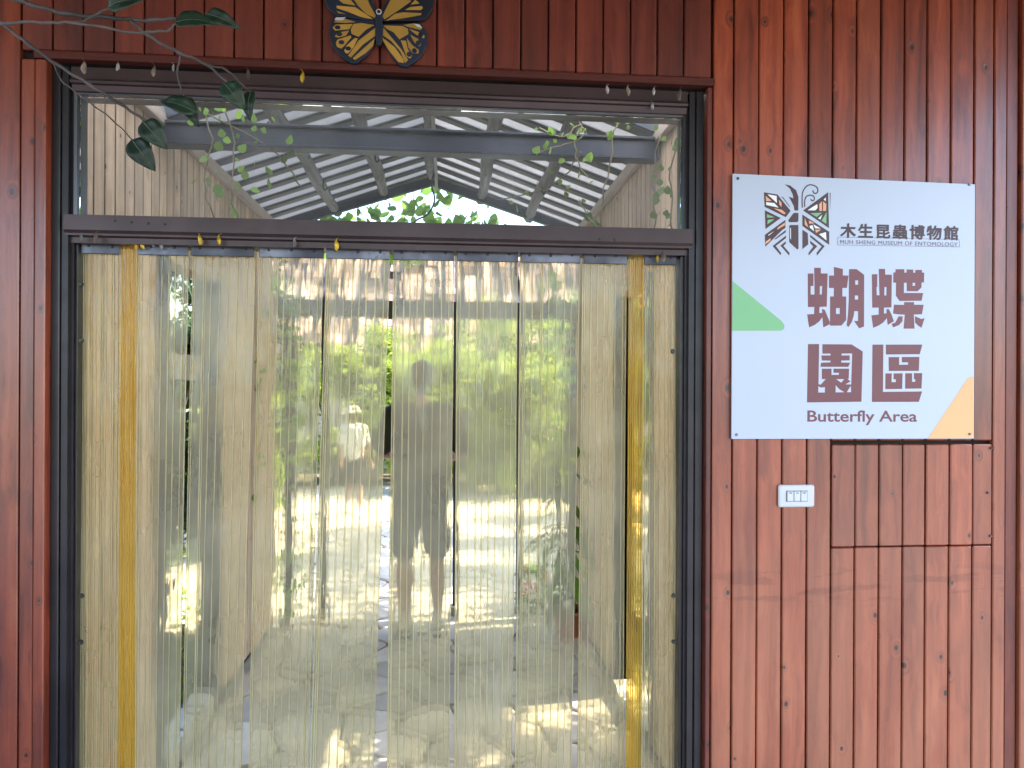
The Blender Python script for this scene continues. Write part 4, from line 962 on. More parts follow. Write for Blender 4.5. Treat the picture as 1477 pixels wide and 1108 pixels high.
GLY = {
 'character': [
  [[(0.2357, 0.5016), (0.2538, 0.5021), (0.2539, 0.4642), (0.2451, 0.464), (0.2452, 0.438), (0.2575, 0.4382), (0.2559, 0.5194), (0.2771, 0.5195), (0.2771, 0.5027), (0.2987, 0.5028), (0.2963, 0.4019), (0.2735, 0.4007), (0.2726, 0.3823), (0.2823, 0.3829), (0.2812, 0.395), (0.29, 0.392), (0.3061, 0.3558), (0.3061, 0.3485), (0.2857, 0.3388), (0.2828, 0.37), (0.2736, 0.3573), (0.2582, 0.3456), (0.2407, 0.338), (0.2344, 0.3775), (0.2564, 0.3789), (0.257, 0.4003), (0.2367, 0.4)], [(0.2744, 0.464), (0.2816, 0.4642), (0.2804, 0.4387), (0.2738, 0.4386)], [(0.3182, 0.5232), (0.3469, 0.5177), (0.3469, 0.4978), (0.3652, 0.4979), (0.3602, 0.46), (0.3459, 0.4597), (0.3455, 0.4339), (0.358, 0.4338), (0.3581, 0.362), (0.3428, 0.3449), (0.307, 0.3443), (0.3068, 0.4331), (0.3184, 0.4333), (0.3188, 0.459), (0.303, 0.4591), (0.3029, 0.4966), (0.319, 0.4971)], [(0.3258, 0.3979), (0.3376, 0.3982), (0.3377, 0.3804), (0.3258, 0.3802)], [(0.3667, 0.5172), (0.3909, 0.5179), (0.4151, 0.5007), (0.4153, 0.3431), (0.3999, 0.337), (0.3834, 0.3597), (0.3961, 0.3596), (0.3961, 0.3894), (0.384, 0.3897), (0.3823, 0.3761), (0.3768, 0.3571), (0.3654, 0.3401), (0.3599, 0.3463), (0.364, 0.3799), (0.3662, 0.426)], [(0.3865, 0.4831), (0.396, 0.4834), (0.396, 0.4704), (0.3866, 0.4701)], [(0.3855, 0.437), (0.3961, 0.4372), (0.3961, 0.425), (0.3855, 0.4248)]],
  [[(0.4397, 0.5029), (0.4573, 0.5035), (0.4573, 0.4645), (0.4547, 0.4644), (0.4556, 0.4391), (0.4644, 0.4394), (0.4617, 0.52), (0.4822, 0.5201), (0.4826, 0.5028), (0.504, 0.503), (0.5031, 0.4024), (0.4793, 0.4014), (0.4789, 0.3834), (0.4877, 0.3843), (0.4872, 0.3963), (0.4943, 0.3979), (0.5035, 0.3808), (0.5112, 0.3603), (0.4914, 0.3484), (0.4885, 0.3699), (0.4771, 0.3559), (0.4617, 0.3461), (0.4446, 0.3391), (0.4387, 0.3773), (0.4622, 0.3799), (0.4622, 0.4014), (0.4413, 0.4009)], [(0.4804, 0.4647), (0.487, 0.4649), (0.4864, 0.4391), (0.4798, 0.4389)], [(0.5156, 0.5197), (0.5443, 0.5206), (0.5443, 0.51), (0.5515, 0.5103), (0.5515, 0.5198), (0.5729, 0.5199), (0.5729, 0.5104), (0.5795, 0.5106), (0.5799, 0.5187), (0.6011, 0.5194), (0.601, 0.5116), (0.6087, 0.5112), (0.608, 0.4807), (0.6003, 0.4805), (0.5999, 0.4651), (0.5871, 0.4534), (0.5523, 0.453), (0.5519, 0.4789), (0.5431, 0.4786), (0.5431, 0.4475), (0.6058, 0.4483), (0.6007, 0.4243), (0.5294, 0.4227), (0.5171, 0.4387), (0.5178, 0.4785), (0.5086, 0.4786), (0.509, 0.5099), (0.5156, 0.5102)], [(0.5711, 0.4791), (0.5794, 0.4794), (0.5794, 0.4702), (0.5711, 0.4699)], [(0.5442, 0.4195), (0.576, 0.4197), (0.576, 0.4119), (0.6075, 0.4121), (0.6019, 0.3828), (0.5755, 0.3815), (0.5781, 0.3384), (0.5425, 0.3377), (0.5463, 0.3808), (0.5277, 0.3814), (0.5085, 0.3835), (0.5112, 0.411), (0.5442, 0.411)], [(0.5265, 0.3754), (0.5397, 0.3757), (0.5386, 0.3605), (0.5276, 0.3486), (0.509, 0.3412), (0.5039, 0.3523), (0.5156, 0.3561)], [(0.5793, 0.3767), (0.6001, 0.3683), (0.6107, 0.3711), (0.6005, 0.341), (0.588, 0.3488), (0.5797, 0.3572)]],
  [[(0.283, 0.2875), (0.3758, 0.2879), (0.4116, 0.2668), (0.4082, 0.113), (0.2353, 0.1103), (0.2376, 0.2875), (0.2727, 0.288), (0.2713, 0.166), (0.2781, 0.1646), (0.2942, 0.1814), (0.2818, 0.1817), (0.2817, 0.213), (0.3124, 0.2133), (0.3124, 0.1945), (0.3361, 0.1947), (0.3361, 0.201), (0.3185, 0.2008), (0.3185, 0.2134), (0.3682, 0.2139), (0.3672, 0.183), (0.3635, 0.1824), (0.3727, 0.1747), (0.3569, 0.166), (0.3753, 0.1657), (0.378, 0.2601), (0.3441, 0.2597), (0.3441, 0.254), (0.3699, 0.2543), (0.37, 0.239), (0.343, 0.2381), (0.343, 0.2324), (0.3715, 0.2321), (0.3656, 0.2191), (0.2768, 0.2188), (0.2794, 0.2311), (0.309, 0.2327), (0.309, 0.2377), (0.2816, 0.238), (0.28, 0.2532), (0.309, 0.2536), (0.309, 0.2592), (0.2831, 0.2589)], [(0.2709, 0.1598), (0.2785, 0.1557), (0.2917, 0.1568), (0.2917, 0.1407), (0.2705, 0.1406)], [(0.3256, 0.1633), (0.3377, 0.1508), (0.3541, 0.1419), (0.3257, 0.1413)], [(0.3267, 0.1817), (0.353, 0.1819), (0.3436, 0.1707)], [(0.3738, 0.1621), (0.3754, 0.142), (0.3611, 0.1419)]],
  [[(0.4427, 0.2879), (0.4776, 0.2885), (0.4771, 0.1433), (0.6037, 0.1453), (0.5931, 0.1133), (0.4417, 0.1125)], [(0.4859, 0.2884), (0.6039, 0.2897), (0.5951, 0.2597), (0.4859, 0.258)], [(0.4947, 0.2501), (0.5287, 0.2506), (0.5286, 0.2269), (0.5576, 0.2273), (0.5576, 0.2345), (0.5374, 0.2342), (0.5374, 0.2507), (0.5944, 0.2516), (0.5926, 0.2086), (0.4957, 0.2075)], [(0.4848, 0.1999), (0.5052, 0.2002), (0.5045, 0.1735), (0.5183, 0.1736), (0.5187, 0.1823), (0.5111, 0.1822), (0.5111, 0.2002), (0.5402, 0.2006), (0.5389, 0.1529), (0.4848, 0.1518)], [(0.5488, 0.2007), (0.5709, 0.2009), (0.5707, 0.1748), (0.5812, 0.1749), (0.5812, 0.183), (0.5768, 0.1829), (0.5768, 0.2014), (0.6038, 0.2017), (0.6015, 0.1544), (0.5487, 0.1534)]]],
}
for lp_ in GLY['character']: flat_shape('character', lp_, .0003, M['ink'], sg, MG)
flat_shape('green_corner', [[(0.0011, 0.4744), (0.1546, 0.3562), (0.1635, 0.3439), (0.1613, 0.3313), (0.1503, 0.327), (-0.0, 0.3252)]], .0005, M['green'], sg, MG)
flat_shape('orange_corner', [[(0.7728, 0.0022), (0.6228, 0.0004), (0.7444, 0.1757), (0.7555, 0.1888), (0.7721, 0.1934)]], .0005, M['orange'], sg, MG)
text_shape('lettering', 'Butterfly Area', 0.0475, M['ink'], sg, MG, (0.2364, 0.0528), width=0.3512, bold=.016, z0=.0002)
text_shape('lettering', '木生昆蟲博物館', 0.0456, M['ink_dark'], sg, MG, (0.3377, 0.6173), width=0.3818, bold=0.0, space=1.22, z0=.0002, thick=.034)
text_shape('lettering', 'MUH SHENG MUSEUM OF ENTOMOLOGY', 0.0174, M['ink_grey'], sg, MG, (0.3377, 0.5941), width=0.3795, bold=0.0, space=1.12, z0=.0002, thick=.006)
a_, b_, c_, d_ = ((0.3299, 0.6149), (0.7228, 0.6158), (0.7238, 0.592), (0.3288, 0.5896))
def inset(q, e): return [(q[0][0] + e, q[0][1] - e), (q[1][0] - e, q[1][1] - e), (q[2][0] - e, q[2][1] + e), (q[3][0] + e, q[3][1] + e)]
flat_shape('outline_box', [[a_, b_, c_, d_], inset((a_, b_, c_, d_), .0012)], .0003, M['ink_grey'], sg, MG, .0001)
emb = flat_shape('emblem', [[(0.0968, 0.7443), (0.139, 0.7389), (0.1809, 0.6905), (0.1658, 0.6709), (0.0994, 0.7005)], [(0.1, 0.6903), (0.1502, 0.6681), (0.1022, 0.6334)], [(0.1646, 0.6629), (0.1647, 0.6381), (0.1551, 0.6321), (0.102, 0.58), (0.1004, 0.616)], [(0.166, 0.6324), (0.166, 0.6252), (0.1348, 0.6034), (0.1288, 0.6032)], [(0.1668, 0.6155), (0.1668, 0.6076), (0.1349, 0.583), (0.1519, 0.562), (0.1502, 0.5552), (0.1246, 0.5828)], [(0.1668, 0.5986), (0.1661, 0.5906), (0.159, 0.5837), (0.1783, 0.5627), (0.1771, 0.5547), (0.1493, 0.5845)], [(0.1622, 0.7702), (0.1786, 0.7674), (0.1979, 0.7534), (0.2053, 0.7332), (0.2049, 0.692), (0.1929, 0.6916), (0.1904, 0.7056), (0.1751, 0.7333), (0.186, 0.7298), (0.1889, 0.7281), (0.1879, 0.7383), (0.1787, 0.7572)], [(0.1903, 0.6845), (0.2054, 0.685), (0.2055, 0.6608), (0.2019, 0.6566), (0.1767, 0.6558), (0.1731, 0.6609)], [(0.1803, 0.6476), (0.2056, 0.6483), (0.2063, 0.577), (0.2023, 0.5735), (0.1769, 0.5954), (0.1767, 0.6452)], [(0.2182, 0.634), (0.235, 0.6243), (0.2371, 0.5903), (0.2184, 0.5751)], [(0.2992, 0.7504), (0.3023, 0.6408), (0.2199, 0.6925)], [(0.2175, 0.6804), (0.3031, 0.6299), (0.3032, 0.59), (0.2181, 0.6453)], [(0.304, 0.7483), (0.3069, 0.7484), (0.3056, 0.696)], [(0.2423, 0.62), (0.2888, 0.5857), (0.2648, 0.5564), (0.2631, 0.565), (0.2792, 0.5847), (0.243, 0.612)], [(0.2426, 0.6018), (0.2655, 0.585), (0.2384, 0.5563), (0.2376, 0.5642), (0.2527, 0.584), (0.2431, 0.5928)], [(0.1523, 0.7326), (0.1559, 0.7327), (0.1789, 0.7029), (0.1777, 0.7018)]], .0003, M['ink_dark'], sg, MG)
MI = Matrix.Translation((0, -.00032, 0)) @ MG
for nm, mt, lps in (('white_facet', 'white_print', [[(0.1077, 0.7386), (0.1366, 0.7343), (0.1374, 0.7129)], [(0.1037, 0.7146), (0.1295, 0.7126), (0.1428, 0.6991), (0.1042, 0.7062)], [(0.1299, 0.628), (0.1119, 0.6134), (0.1114, 0.6163)], [(0.2343, 0.6934), (0.2463, 0.7018), (0.2643, 0.7127), (0.2656, 0.7013), (0.2584, 0.6938)], [(0.2848, 0.7271), (0.2915, 0.7341), (0.2915, 0.7228)], [(0.2676, 0.6696), (0.2806, 0.6814), (0.2748, 0.6664)], [(0.2405, 0.646), (0.2501, 0.6486), (0.255, 0.6306), (0.2417, 0.6404)], [(0.2525, 0.6509), (0.2754, 0.6392), (0.2586, 0.6393)], [(0.2706, 0.622), (0.2923, 0.6284), (0.2942, 0.6034)], [(0.1792, 0.6385), (0.1816, 0.6385), (0.1822, 0.6035), (0.1798, 0.608)]]),
                    ('peach_facet', 'peach', [[(0.1021, 0.7339), (0.121, 0.7187), (0.1037, 0.7175)], [(0.1434, 0.7232), (0.1523, 0.7145), (0.1519, 0.7009), (0.1451, 0.7086)], [(0.1283, 0.6968), (0.1524, 0.693), (0.165, 0.6833), (0.1609, 0.6791)], [(0.1635, 0.655), (0.1635, 0.6471), (0.1383, 0.6317), (0.1407, 0.6385)], [(0.118, 0.6063), (0.118, 0.5995), (0.102, 0.5867), (0.1029, 0.5947)], [(0.2704, 0.7129), (0.2792, 0.7218), (0.2793, 0.6927), (0.2716, 0.6925)], [(0.2829, 0.722), (0.2932, 0.7137), (0.2926, 0.6932), (0.2829, 0.6929)], [(0.2252, 0.6705), (0.2369, 0.6414), (0.2253, 0.6501)], [(0.238, 0.6634), (0.2561, 0.6545), (0.2393, 0.6528)], [(0.2586, 0.6352), (0.2778, 0.6359), (0.261, 0.6251)]]),
                    ('green_facet', 'green', [[(0.1068, 0.6781), (0.1309, 0.6694), (0.1068, 0.668)], [(0.1093, 0.6613), (0.1297, 0.6635), (0.1081, 0.6478)], [(0.2428, 0.6847), (0.2796, 0.6871), (0.2633, 0.674)], [(0.294, 0.6887), (0.2934, 0.6541), (0.2789, 0.6627)]])):
    for l1 in lps: flat_shape(nm, [l1], .0004, M[mt], emb, MI)
def stroke(pts, w_):
    L, Rr = [], []
    P = [Vector((p[0], p[1], 0)) for p in pts]; P = smooth_path(P, 5)
    for i in range(len(P)):
        t_ = (P[min(i + 1, len(P) - 1)] - P[max(i - 1, 0)]).normalized(); n_ = Vector((-t_.y, t_.x, 0)) * w_ / 2
        L.append((P[i] + n_)[:2]); Rr.append((P[i] - n_)[:2])
    return L + Rr[::-1]
for c__ in [[(0.2174, 0.7008), (0.2168, 0.7336), (0.2201, 0.7519), (0.2316, 0.7671), (0.2461, 0.771), (0.2618, 0.7653), (0.2666, 0.7548), (0.2626, 0.7467), (0.2539, 0.7463), (0.2502, 0.7548)], [(0.2251, 0.7033), (0.2251, 0.7226), (0.2305, 0.7353), (0.2426, 0.7396), (0.2534, 0.7361), (0.2551, 0.7271), (0.2499, 0.7228), (0.2433, 0.7273)]]:
    flat_shape('antenna', [stroke(c__, .0037)], .0003, M['ink_dark'], emb, MG)
for q in [(0.0157, 0.7835), (0.7545, 0.7865), (0.0153, 0.0124), (0.7593, 0.0141)]: bolt(q[0], -.0045, q[1], .0048, sg, 'screw', 'plate')

# ------------------------------------------------------------------ light switch
sw_ = empty('light_switch', (1.058, -0.031, 1.2305)); tag(sw_, 'white light switch plate with three rockers below the sign', 'light switch')
bm = bmesh.new(); box_bm(bm, (-.057, -.009, -.034), (.057, .0005, .034), .004); bmesh.ops.bevel(bm, geom=bm.edges[:], offset=.0012, segments=2, affect='EDGES')
meshobj('plate', bm2me(bm, 'plate'), M['switch'], sw_)
box('inner_frame', (-.0335, -.0102, -.0165), (.0335, -.0085, .0165), M['line'], sw_, .0005)
for k in (-1, 0, 1):
    q = box('rocker', (k * .0215 - .0098, -.0132, -.0148), (k * .0215 + .0098, -.0095, .0148), M['switch_key'], sw_, .0012)
    box('indicator', (-.004, -.0024, .0085), (.004, -.0017, .0115), M['line'], q, .0002)

# ------------------------------------------------------------------ butterfly plaque
bp_ = empty('butterfly_plaque', (-0.2, -0.033, 2.594)); tag(bp_, 'painted gold and navy wooden butterfly above the doorway', 'plaque')
def wing(nm, lps, d, z0, mt, par=None):
    if nm[-1] == 's':
        for l1 in lps: flat_shape(nm[:-1], [l1], d, M[mt], par or bp_, MS, z0, 0)
        return
    return flat_shape(nm, lps, d, M[mt], par or bp_, MS, z0, .0012 if d > .004 else 0)
hl = [[(-0.011, 0.012), (-0.065, 0.014), (-0.124, 0.02), (-0.136, 0.001), (-0.139, -0.03), (-0.134, -0.054), (-0.124, -0.073), (-0.098, -0.098), (-0.077, -0.11), (-0.062, -0.108), (-0.036, -0.084), (-0.017, -0.059), (-0.009, -0.032)], [(0.01, 0.006), (0.057, 0.007), (0.118, 0.015), (0.138, -0.017), (0.135, -0.047), (0.122, -0.077), (0.101, -0.097), (0.08, -0.113), (0.06, -0.111), (0.041, -0.09), (0.019, -0.057), (0.011, -0.031)], [(-0.005, 0.015), (-0.036, 0.014), (-0.094, 0.021), (-0.12, 0.024), (-0.141, 0.04), (-0.153, 0.066), (-0.16, 0.113), (-0.163, 0.149), (-0.142, 0.17), (-0.099, 0.16), (-0.056, 0.126), (-0.027, 0.084), (-0.005, 0.037)], [(0.006, 0.013), (0.045, 0.017), (0.069, 0.018), (0.118, 0.021), (0.137, 0.031), (0.154, 0.061), (0.159, 0.106), (0.163, 0.162), (0.141, 0.183), (0.093, 0.166), (0.05, 0.124), (0.026, 0.079), (0.007, 0.037)]]
w1 = wing('hind_wing', [hl[0]], .012, .002, 'navy'); w2 = wing('hind_wing', [hl[1]], .012, .002, 'navy')
w3 = wing('fore_wing', [hl[2]], .014, .0035, 'navy'); w4 = wing('fore_wing', [hl[3]], .014, .0035, 'navy')
wing('body', [[(0.0, 0.044), (0.007, 0.037), (0.01, 0.006), (0.01, -0.031), (0.006, -0.055), (0.0, -0.06), (-0.005, -0.056), (-0.009, -0.032), (-0.009, 0.005), (-0.006, 0.036)]], .012, .012, 'navy')
wing('gold_cells', [[(-0.058, -0.046), (-0.011, -0.007), (-0.01, -0.029), (-0.046, -0.057), (-0.079, -0.095), (-0.087, -0.09), (-0.065, -0.058)], [(-0.074, -0.097), (-0.043, -0.067), (-0.012, -0.038), (-0.017, -0.059), (-0.036, -0.079), (-0.068, -0.102)], [(-0.073, 0.001), (-0.051, 0.005), (-0.013, 0.001), (-0.036, -0.013), (-0.058, -0.035), (-0.078, -0.027), (-0.08, -0.015)], [(-0.128, 0.004), (-0.122, 0.008), (-0.098, 0.015), (-0.066, 0.007), (-0.098, 0.003)], [(-0.131, -0.012), (-0.122, -0.003), (-0.076, 0.001), (-0.084, -0.014), (-0.124, -0.02)], [(-0.125, -0.037), (-0.118, -0.026), (-0.085, -0.018), (-0.093, -0.033), (-0.117, -0.04)], [(-0.122, -0.056), (-0.118, -0.046), (-0.081, -0.032), (-0.078, -0.037), (-0.098, -0.062), (-0.106, -0.071), (-0.119, -0.066)], [(-0.098, -0.077), (-0.093, -0.063), (-0.069, -0.039), (-0.06, -0.04), (-0.072, -0.066), (-0.088, -0.084), (-0.094, -0.083)]], .0012, .0155, 'gold', w1)
wing('gold_cells', [[(0.009, -0.033), (0.046, -0.061), (0.07, -0.094), (0.071, -0.104), (0.055, -0.102), (0.029, -0.071), (0.012, -0.045)], [(0.012, -0.005), (0.041, -0.039), (0.065, -0.067), (0.083, -0.095), (0.075, -0.104), (0.06, -0.07), (0.034, -0.042), (0.011, -0.028)], [(0.012, 0.001), (0.067, 0.002), (0.082, -0.005), (0.084, -0.02), (0.058, -0.037), (0.041, -0.017), (0.021, -0.008)], [(0.069, 0.005), (0.098, 0.011), (0.123, -0.001), (0.118, -0.007), (0.084, 0.0)], [(0.085, -0.005), (0.115, -0.014), (0.13, -0.023), (0.129, -0.031), (0.106, -0.021)], [(0.089, -0.022), (0.111, -0.033), (0.12, -0.045), (0.116, -0.055), (0.101, -0.044)], [(0.079, -0.032), (0.096, -0.053), (0.114, -0.065), (0.113, -0.075), (0.096, -0.075), (0.084, -0.059)], [(0.062, -0.04), (0.077, -0.04), (0.082, -0.064), (0.094, -0.08), (0.09, -0.091), (0.079, -0.086)]], .0012, .0155, 'gold', w2)
wing('gold_cells', [[(-0.072, 0.07), (-0.07, 0.099), (-0.037, 0.086), (-0.027, 0.057), (-0.009, 0.027), (-0.012, 0.02), (-0.036, 0.03), (-0.058, 0.051)], [(-0.12, 0.05), (-0.067, 0.048), (-0.046, 0.035), (-0.017, 0.017), (-0.036, 0.018), (-0.051, 0.021), (-0.091, 0.035), (-0.119, 0.043)], [(-0.12, 0.035), (-0.094, 0.027), (-0.115, 0.029)], [(-0.114, 0.067), (-0.106, 0.075), (-0.079, 0.067), (-0.067, 0.053), (-0.101, 0.057)], [(-0.144, 0.088), (-0.11, 0.085), (-0.087, 0.071), (-0.122, 0.074)], [(-0.139, 0.122), (-0.099, 0.109), (-0.077, 0.084), (-0.108, 0.094)], [(-0.123, 0.147), (-0.092, 0.131), (-0.075, 0.106), (-0.099, 0.121)]], .0012, .0185, 'gold', w3)
wing('gold_cells', [[(0.009, 0.025), (0.033, 0.075), (0.04, 0.097), (0.084, 0.082), (0.091, 0.073), (0.06, 0.049), (0.016, 0.017)], [(0.019, 0.013), (0.045, 0.034), (0.069, 0.04), (0.121, 0.04), (0.12, 0.035), (0.069, 0.023), (0.033, 0.017)], [(0.074, 0.047), (0.088, 0.056), (0.122, 0.061), (0.125, 0.055), (0.118, 0.049)], [(0.09, 0.063), (0.103, 0.078), (0.115, 0.068)], [(0.098, 0.093), (0.137, 0.1), (0.117, 0.084)], [(0.079, 0.104), (0.124, 0.136), (0.105, 0.1)], [(0.069, 0.123), (0.105, 0.159), (0.088, 0.121)]], .0012, .0185, 'gold', w4)
wing('white_marks', [[(-0.126, 0.009), (-0.122, 0.017), (-0.094, 0.019), (-0.103, 0.01)]], .0008, .0170, 'plaque_white', w1)
wing('white_marks', [[(0.098, 0.01), (0.115, 0.008), (0.123, -0.001), (0.11, 0.001)]], .0008, .0170, 'plaque_white', w2)
def dots(cs, rx, ry): return [[(c[0] + rx * math.cos(a * .7854), c[1] + ry * math.sin(a * .7854)) for a in range(8)] for c in cs]
wing('dark_spots', dots([(-0.117, -0.011), (-0.112, -0.03), (-0.106, -0.053), (-0.087, -0.07)], .0085, .0062), .0006, .0170, 'navy', w1)
wing('dark_spots', dots([(0.119, -0.021), (0.112, -0.045), (0.101, -0.068), (0.086, -0.079)], .0075, .0075), .0006, .0170, 'navy', w2)
wing('pale_ring', dots([(0.0, 0.035)], .0085, .0085), .0012, .0250, 'plaque_white'); wing('screw', dots([(0.0, 0.035)], .0052, .0052), .0016, .0258, 'bolt')

# ------------------------------------------------------------------ chrysalises pinned along the trims
pup_me = {}
def pupa_mesh(kind):
    if kind in pup_me: return pup_me[kind]
    bm = bmesh.new(); Z = [(.0, .0008), (-.003, .0018), (-.007, .0042), (-.013, .0062), (-.019, .0066), (-.024, .0056), (-.028, .0040), (-.031, .0016)]
    rings = [[bm.verts.new((math.cos(k * .7854) * r_ * (1.0 if k % 2 else 1.08) + (.0012 * math.sin(z_ * 260)), math.sin(k * .7854) * r_ * .9, z_)) for k in range(8)] for z_, r_ in Z]
    for i in range(len(Z) - 1):
        for k in range(8): bm.faces.new((rings[i][k], rings[i][(k + 1) % 8], rings[i + 1][(k + 1) % 8], rings[i + 1][k]))
    bm.faces.new(rings[0][::-1]); bm.faces.new(rings[-1]); tube_bm(bm, [(0, 0, -.001), (0, .004, .003), (0, .009, .0035)], .0007, 5)
    pup_me[kind] = bm2me(bm, 'chrysalis', False); return pup_me[kind]
PU = [((-1.01, -0.048, 2.458), 'brown', 'dry brown chrysalis, leftmost under the red moulding'), ((-0.918, -0.048, 2.458), 'grey', 'pale grey empty chrysalis, second from left under the red moulding'),
 ((-0.821, -0.048, 2.454), 'brown', 'brown chrysalis, third from left under the red moulding'), ((-0.77, -0.048, 2.46), 'grey', 'small pale chrysalis, fourth from left under the red moulding'),
 ((-0.566, -0.048, 2.455), 'brown', 'brown chrysalis under the red moulding, behind the two hanging leaves'), ((-0.414, -0.048, 2.454), 'gold', 'golden chrysalis hanging alone under the red moulding near the butterfly'),
 ((0.465, -0.048, 2.45), 'grey', 'pale chrysalis, first of four at right end of the red moulding'), ((0.527, -0.048, 2.45), 'brown', 'brownish chrysalis, second of four at right end of the red moulding'),
 ((0.607, -0.048, 2.45), 'grey', 'pale chrysalis, third of four at right end of the red moulding'), ((0.687, -0.048, 2.449), 'brown', 'brownish chrysalis, last at right end of the red moulding'),
 ((0.613, -0.01, 2.421), 'grey', 'pale chrysalis on the dark head rail above the transom glass'),
 ((-1.033, -0.01, 1.988), 'grey', 'grey chrysalis below the transom bar in the left corner'), ((-0.994, -0.01, 1.99), 'brown', 'brown chrysalis below the transom bar, second from the left corner'),
 ((-0.901, 0.03, 1.981), 'amber', 'amber chrysalis on the hanger plates above the left amber strip'), ((-0.884, 0.028, 1.981), 'gold', 'golden chrysalis just right of the amber chrysalis on the hanger plates'),
 ((-0.856, 0.03, 1.98), 'grey', 'grey husk on the hanger plates, right of two yellow chrysalises'), ((-0.827, 0.03, 1.979), 'grey', 'grey husk on the hanger plates, second right of two yellow chrysalises'),
 ((-0.71, -0.008, 1.991), 'gold', 'golden chrysalis below the transom bar, left one of a close pair'), ((-0.657, -0.008, 1.991), 'gold', 'golden chrysalis below the transom bar, right one of a close pair'),
 ((-0.443, -0.008, 1.987), 'grey', 'lone grey chrysalis below the transom bar, between golden ones'), ((-0.324, -0.008, 1.986), 'gold', 'lone golden chrysalis below the transom bar, rightmost golden one of the left half'),
 ((0.642, 0.028, 1.97), 'gold', 'small golden chrysalis on the hanger plates near the right jamb'), ((0.648, -0.008, 1.974), 'brown', 'brown chrysalis below the transom bar near the right jamb')]
for k, (p, kd, lb) in enumerate(PU):
    o = meshobj('chrysalis', pupa_mesh(kd), M[kd + '_pupa'], None, p, (rnd.uniform(-.1, .1), rnd.uniform(-.22, .22), rnd.uniform(0, 6)))
    s_ = rnd.uniform(.85, 1.15) * (.75 if kd == 'grey' else 1.0); o.scale = (s_, s_, s_); tag(o, lb, 'chrysalis', 'chrysalises pinned along the trims')

# ------------------------------------------------------------------ leafy branch hanging in front
br = empty('leafy_branch', (-1.55, -.45, 2.62)); tag(br, 'grey twig with dark green leaves hanging into the top left corner', 'branch')
bo = Vector((-1.55, -.45, 2.62))
ST = [([(-1.416, -0.4, 2.61), (-1.18, -0.4, 2.498), (-1.03, -0.4, 2.391), (-0.967, -0.4, 2.343), (-0.906, -0.4, 2.3), (-0.831, -0.4, 2.254), (-0.764, -0.4, 2.213), (-0.709, -0.4, 2.177), (-0.689, -0.4, 2.172)], .0042), ([(-1.357, -0.36, 2.543), (-1.145, -0.36, 2.493), (-1.011, -0.36, 2.464), (-0.977, -0.36, 2.451), (-0.905, -0.36, 2.438), (-0.799, -0.36, 2.43), (-0.712, -0.36, 2.432), (-0.651, -0.36, 2.435)], .0055), ([(-1.063, -0.42, 2.371), (-1.002, -0.42, 2.378), (-0.913, -0.42, 2.386), (-0.863, -0.42, 2.386), (-0.73, -0.42, 2.373), (-0.689, -0.42, 2.373), (-0.647, -0.42, 2.383), (-0.634, -0.42, 2.393)], .0032),
 ([(-0.763, -0.36, 2.43), (-0.755, -0.36, 2.425), (-0.721, -0.36, 2.397), (-0.643, -0.36, 2.354), (-0.581, -0.36, 2.33), (-0.529, -0.36, 2.284)], .0040), ([(-0.643, -0.36, 2.351), (-0.649, -0.36, 2.311), (-0.637, -0.36, 2.258), (-0.626, -0.36, 2.24)], .0022), ([(-0.581, -0.36, 2.33), (-0.537, -0.36, 2.32), (-0.498, -0.36, 2.285), (-0.478, -0.36, 2.267)], .0024), ([(-0.863, -0.42, 2.386), (-0.815, -0.42, 2.404), (-0.776, -0.42, 2.428)], .003), ([(-0.914, -0.4, 2.303), (-0.894, -0.4, 2.262), (-0.852, -0.4, 2.229), (-0.781, -0.4, 2.175), (-0.737, -0.4, 2.131)], .0018)]
for pts, r_ in ST:
    sp = [p - bo for p in smooth_path(pts, 5)]; sp = [p + Vector((0, .004 * math.sin(i * .7), .0015 * math.sin(i * 1.9))) for i, p in enumerate(sp)]
    tube('stem', sp, [r_ * (1.0 + .25 * (i % 5 == 0)) * (1.15 - .4 * i / len(sp)) for i in range(len(sp))], M['stem'], br, 7)
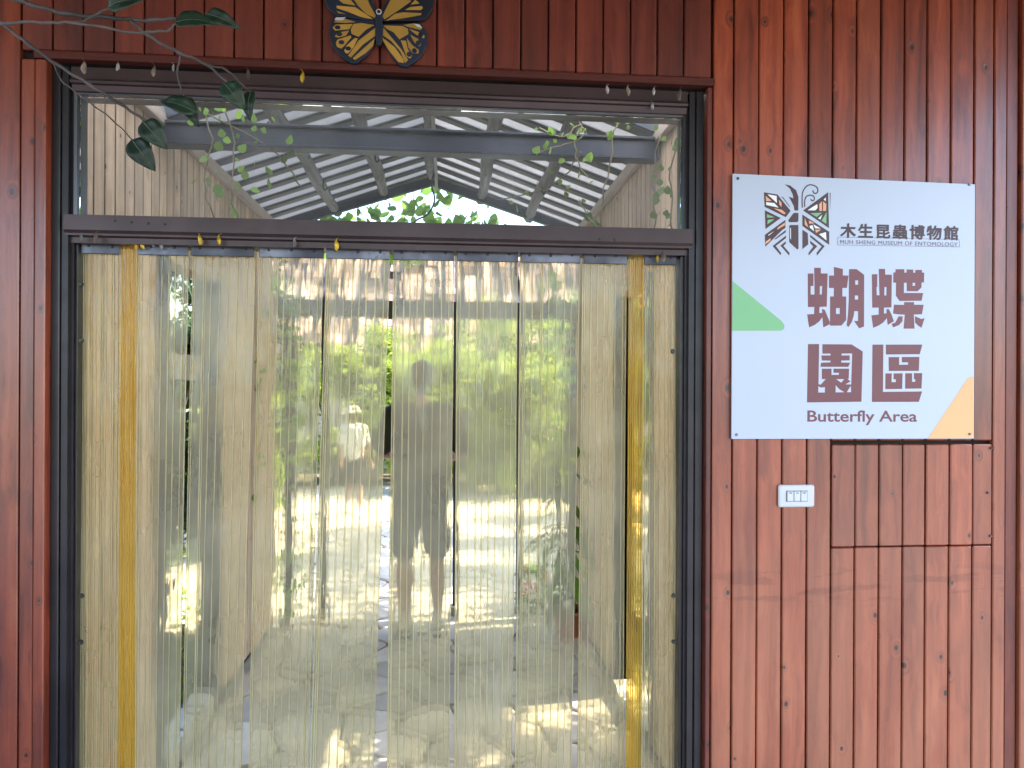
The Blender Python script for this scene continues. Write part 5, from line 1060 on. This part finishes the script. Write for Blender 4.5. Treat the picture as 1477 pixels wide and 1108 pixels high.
LV = [([(-0.652, -0.37, 2.422), (-0.556, -0.37, 2.427)], 30), ([(-0.588, -0.35, 2.457), (-0.505, -0.35, 2.427)], 24), ([(-0.783, -0.42, 2.426), (-0.709, -0.42, 2.451)], 27), ([(-0.538, -0.37, 2.283), (-0.489, -0.37, 2.223)], 31), ([(-0.478, -0.35, 2.276), (-0.484, -0.35, 2.202)], 21), ([(-0.6, -0.37, 2.209), (-0.687, -0.37, 2.237)], 28), ([(-0.636, -0.35, 2.253), (-0.603, -0.35, 2.184)], 23), ([(-0.709, -0.41, 2.17), (-0.654, -0.41, 2.109)], 33), ([(-0.737, -0.4, 2.131), (-0.685, -0.4, 2.06)], 34)]
for k, ((b0, t0), wpx) in enumerate(LV):
    b0, t0 = Vector(b0), Vector(t0); d = t0 - b0; L = d.length; wm = wpx / 1067 * 1.83; d.normalize()
    out = Vector((rnd.uniform(-.25, .25), -1, rnd.uniform(.0, .35))).normalized(); sd_ = d.cross(out).normalized(); nn = sd_.cross(d)
    if nn.y > 0: nn = -nn
    bm = bmesh.new(); rows = []; vbm = bmesh.new(); mid = []
    for q in range(13):
        t_ = q / 12; ww = wm / 2 * (math.sin(math.pi * t_ ** .72) ** .75) * (1 - .12 * t_)
        c = b0 - bo + d * L * t_ - nn * .010 * math.sin(math.pi * t_) * 0 + nn * (.012 * math.sin(math.pi * t_) - .006 * t_)
        row = [c + sd_ * ww * u + nn * (.22 * abs(u) ** 1.5 * ww + .002 * math.sin(t_ * 17 + u * 2)) for u in (-1, -.55, 0, .55, 1)]
        rows.append([bm.verts.new(p) for p in row]); mid.append(c + nn * .0012)
    for a, b in zip(rows[:-1], rows[1:]):
        for u in range(4): bm.faces.new((a[u], a[u + 1], b[u + 1], b[u]))
    bmesh.ops.remove_doubles(bm, verts=bm.verts, dist=1e-6); 
    bmesh.ops.solidify(bm, geom=bm.faces[:], thickness=.0008)
    lf = meshobj('leaf', bm2me(bm, 'leaf', True), M['leaf_dark'], br)
    tube_bm(vbm, mid, [.0014 * (1 - .07 * q) for q in range(13)], 5); meshobj('midrib', bm2me(vbm, 'midrib', True), M['leaf_vein'], lf)
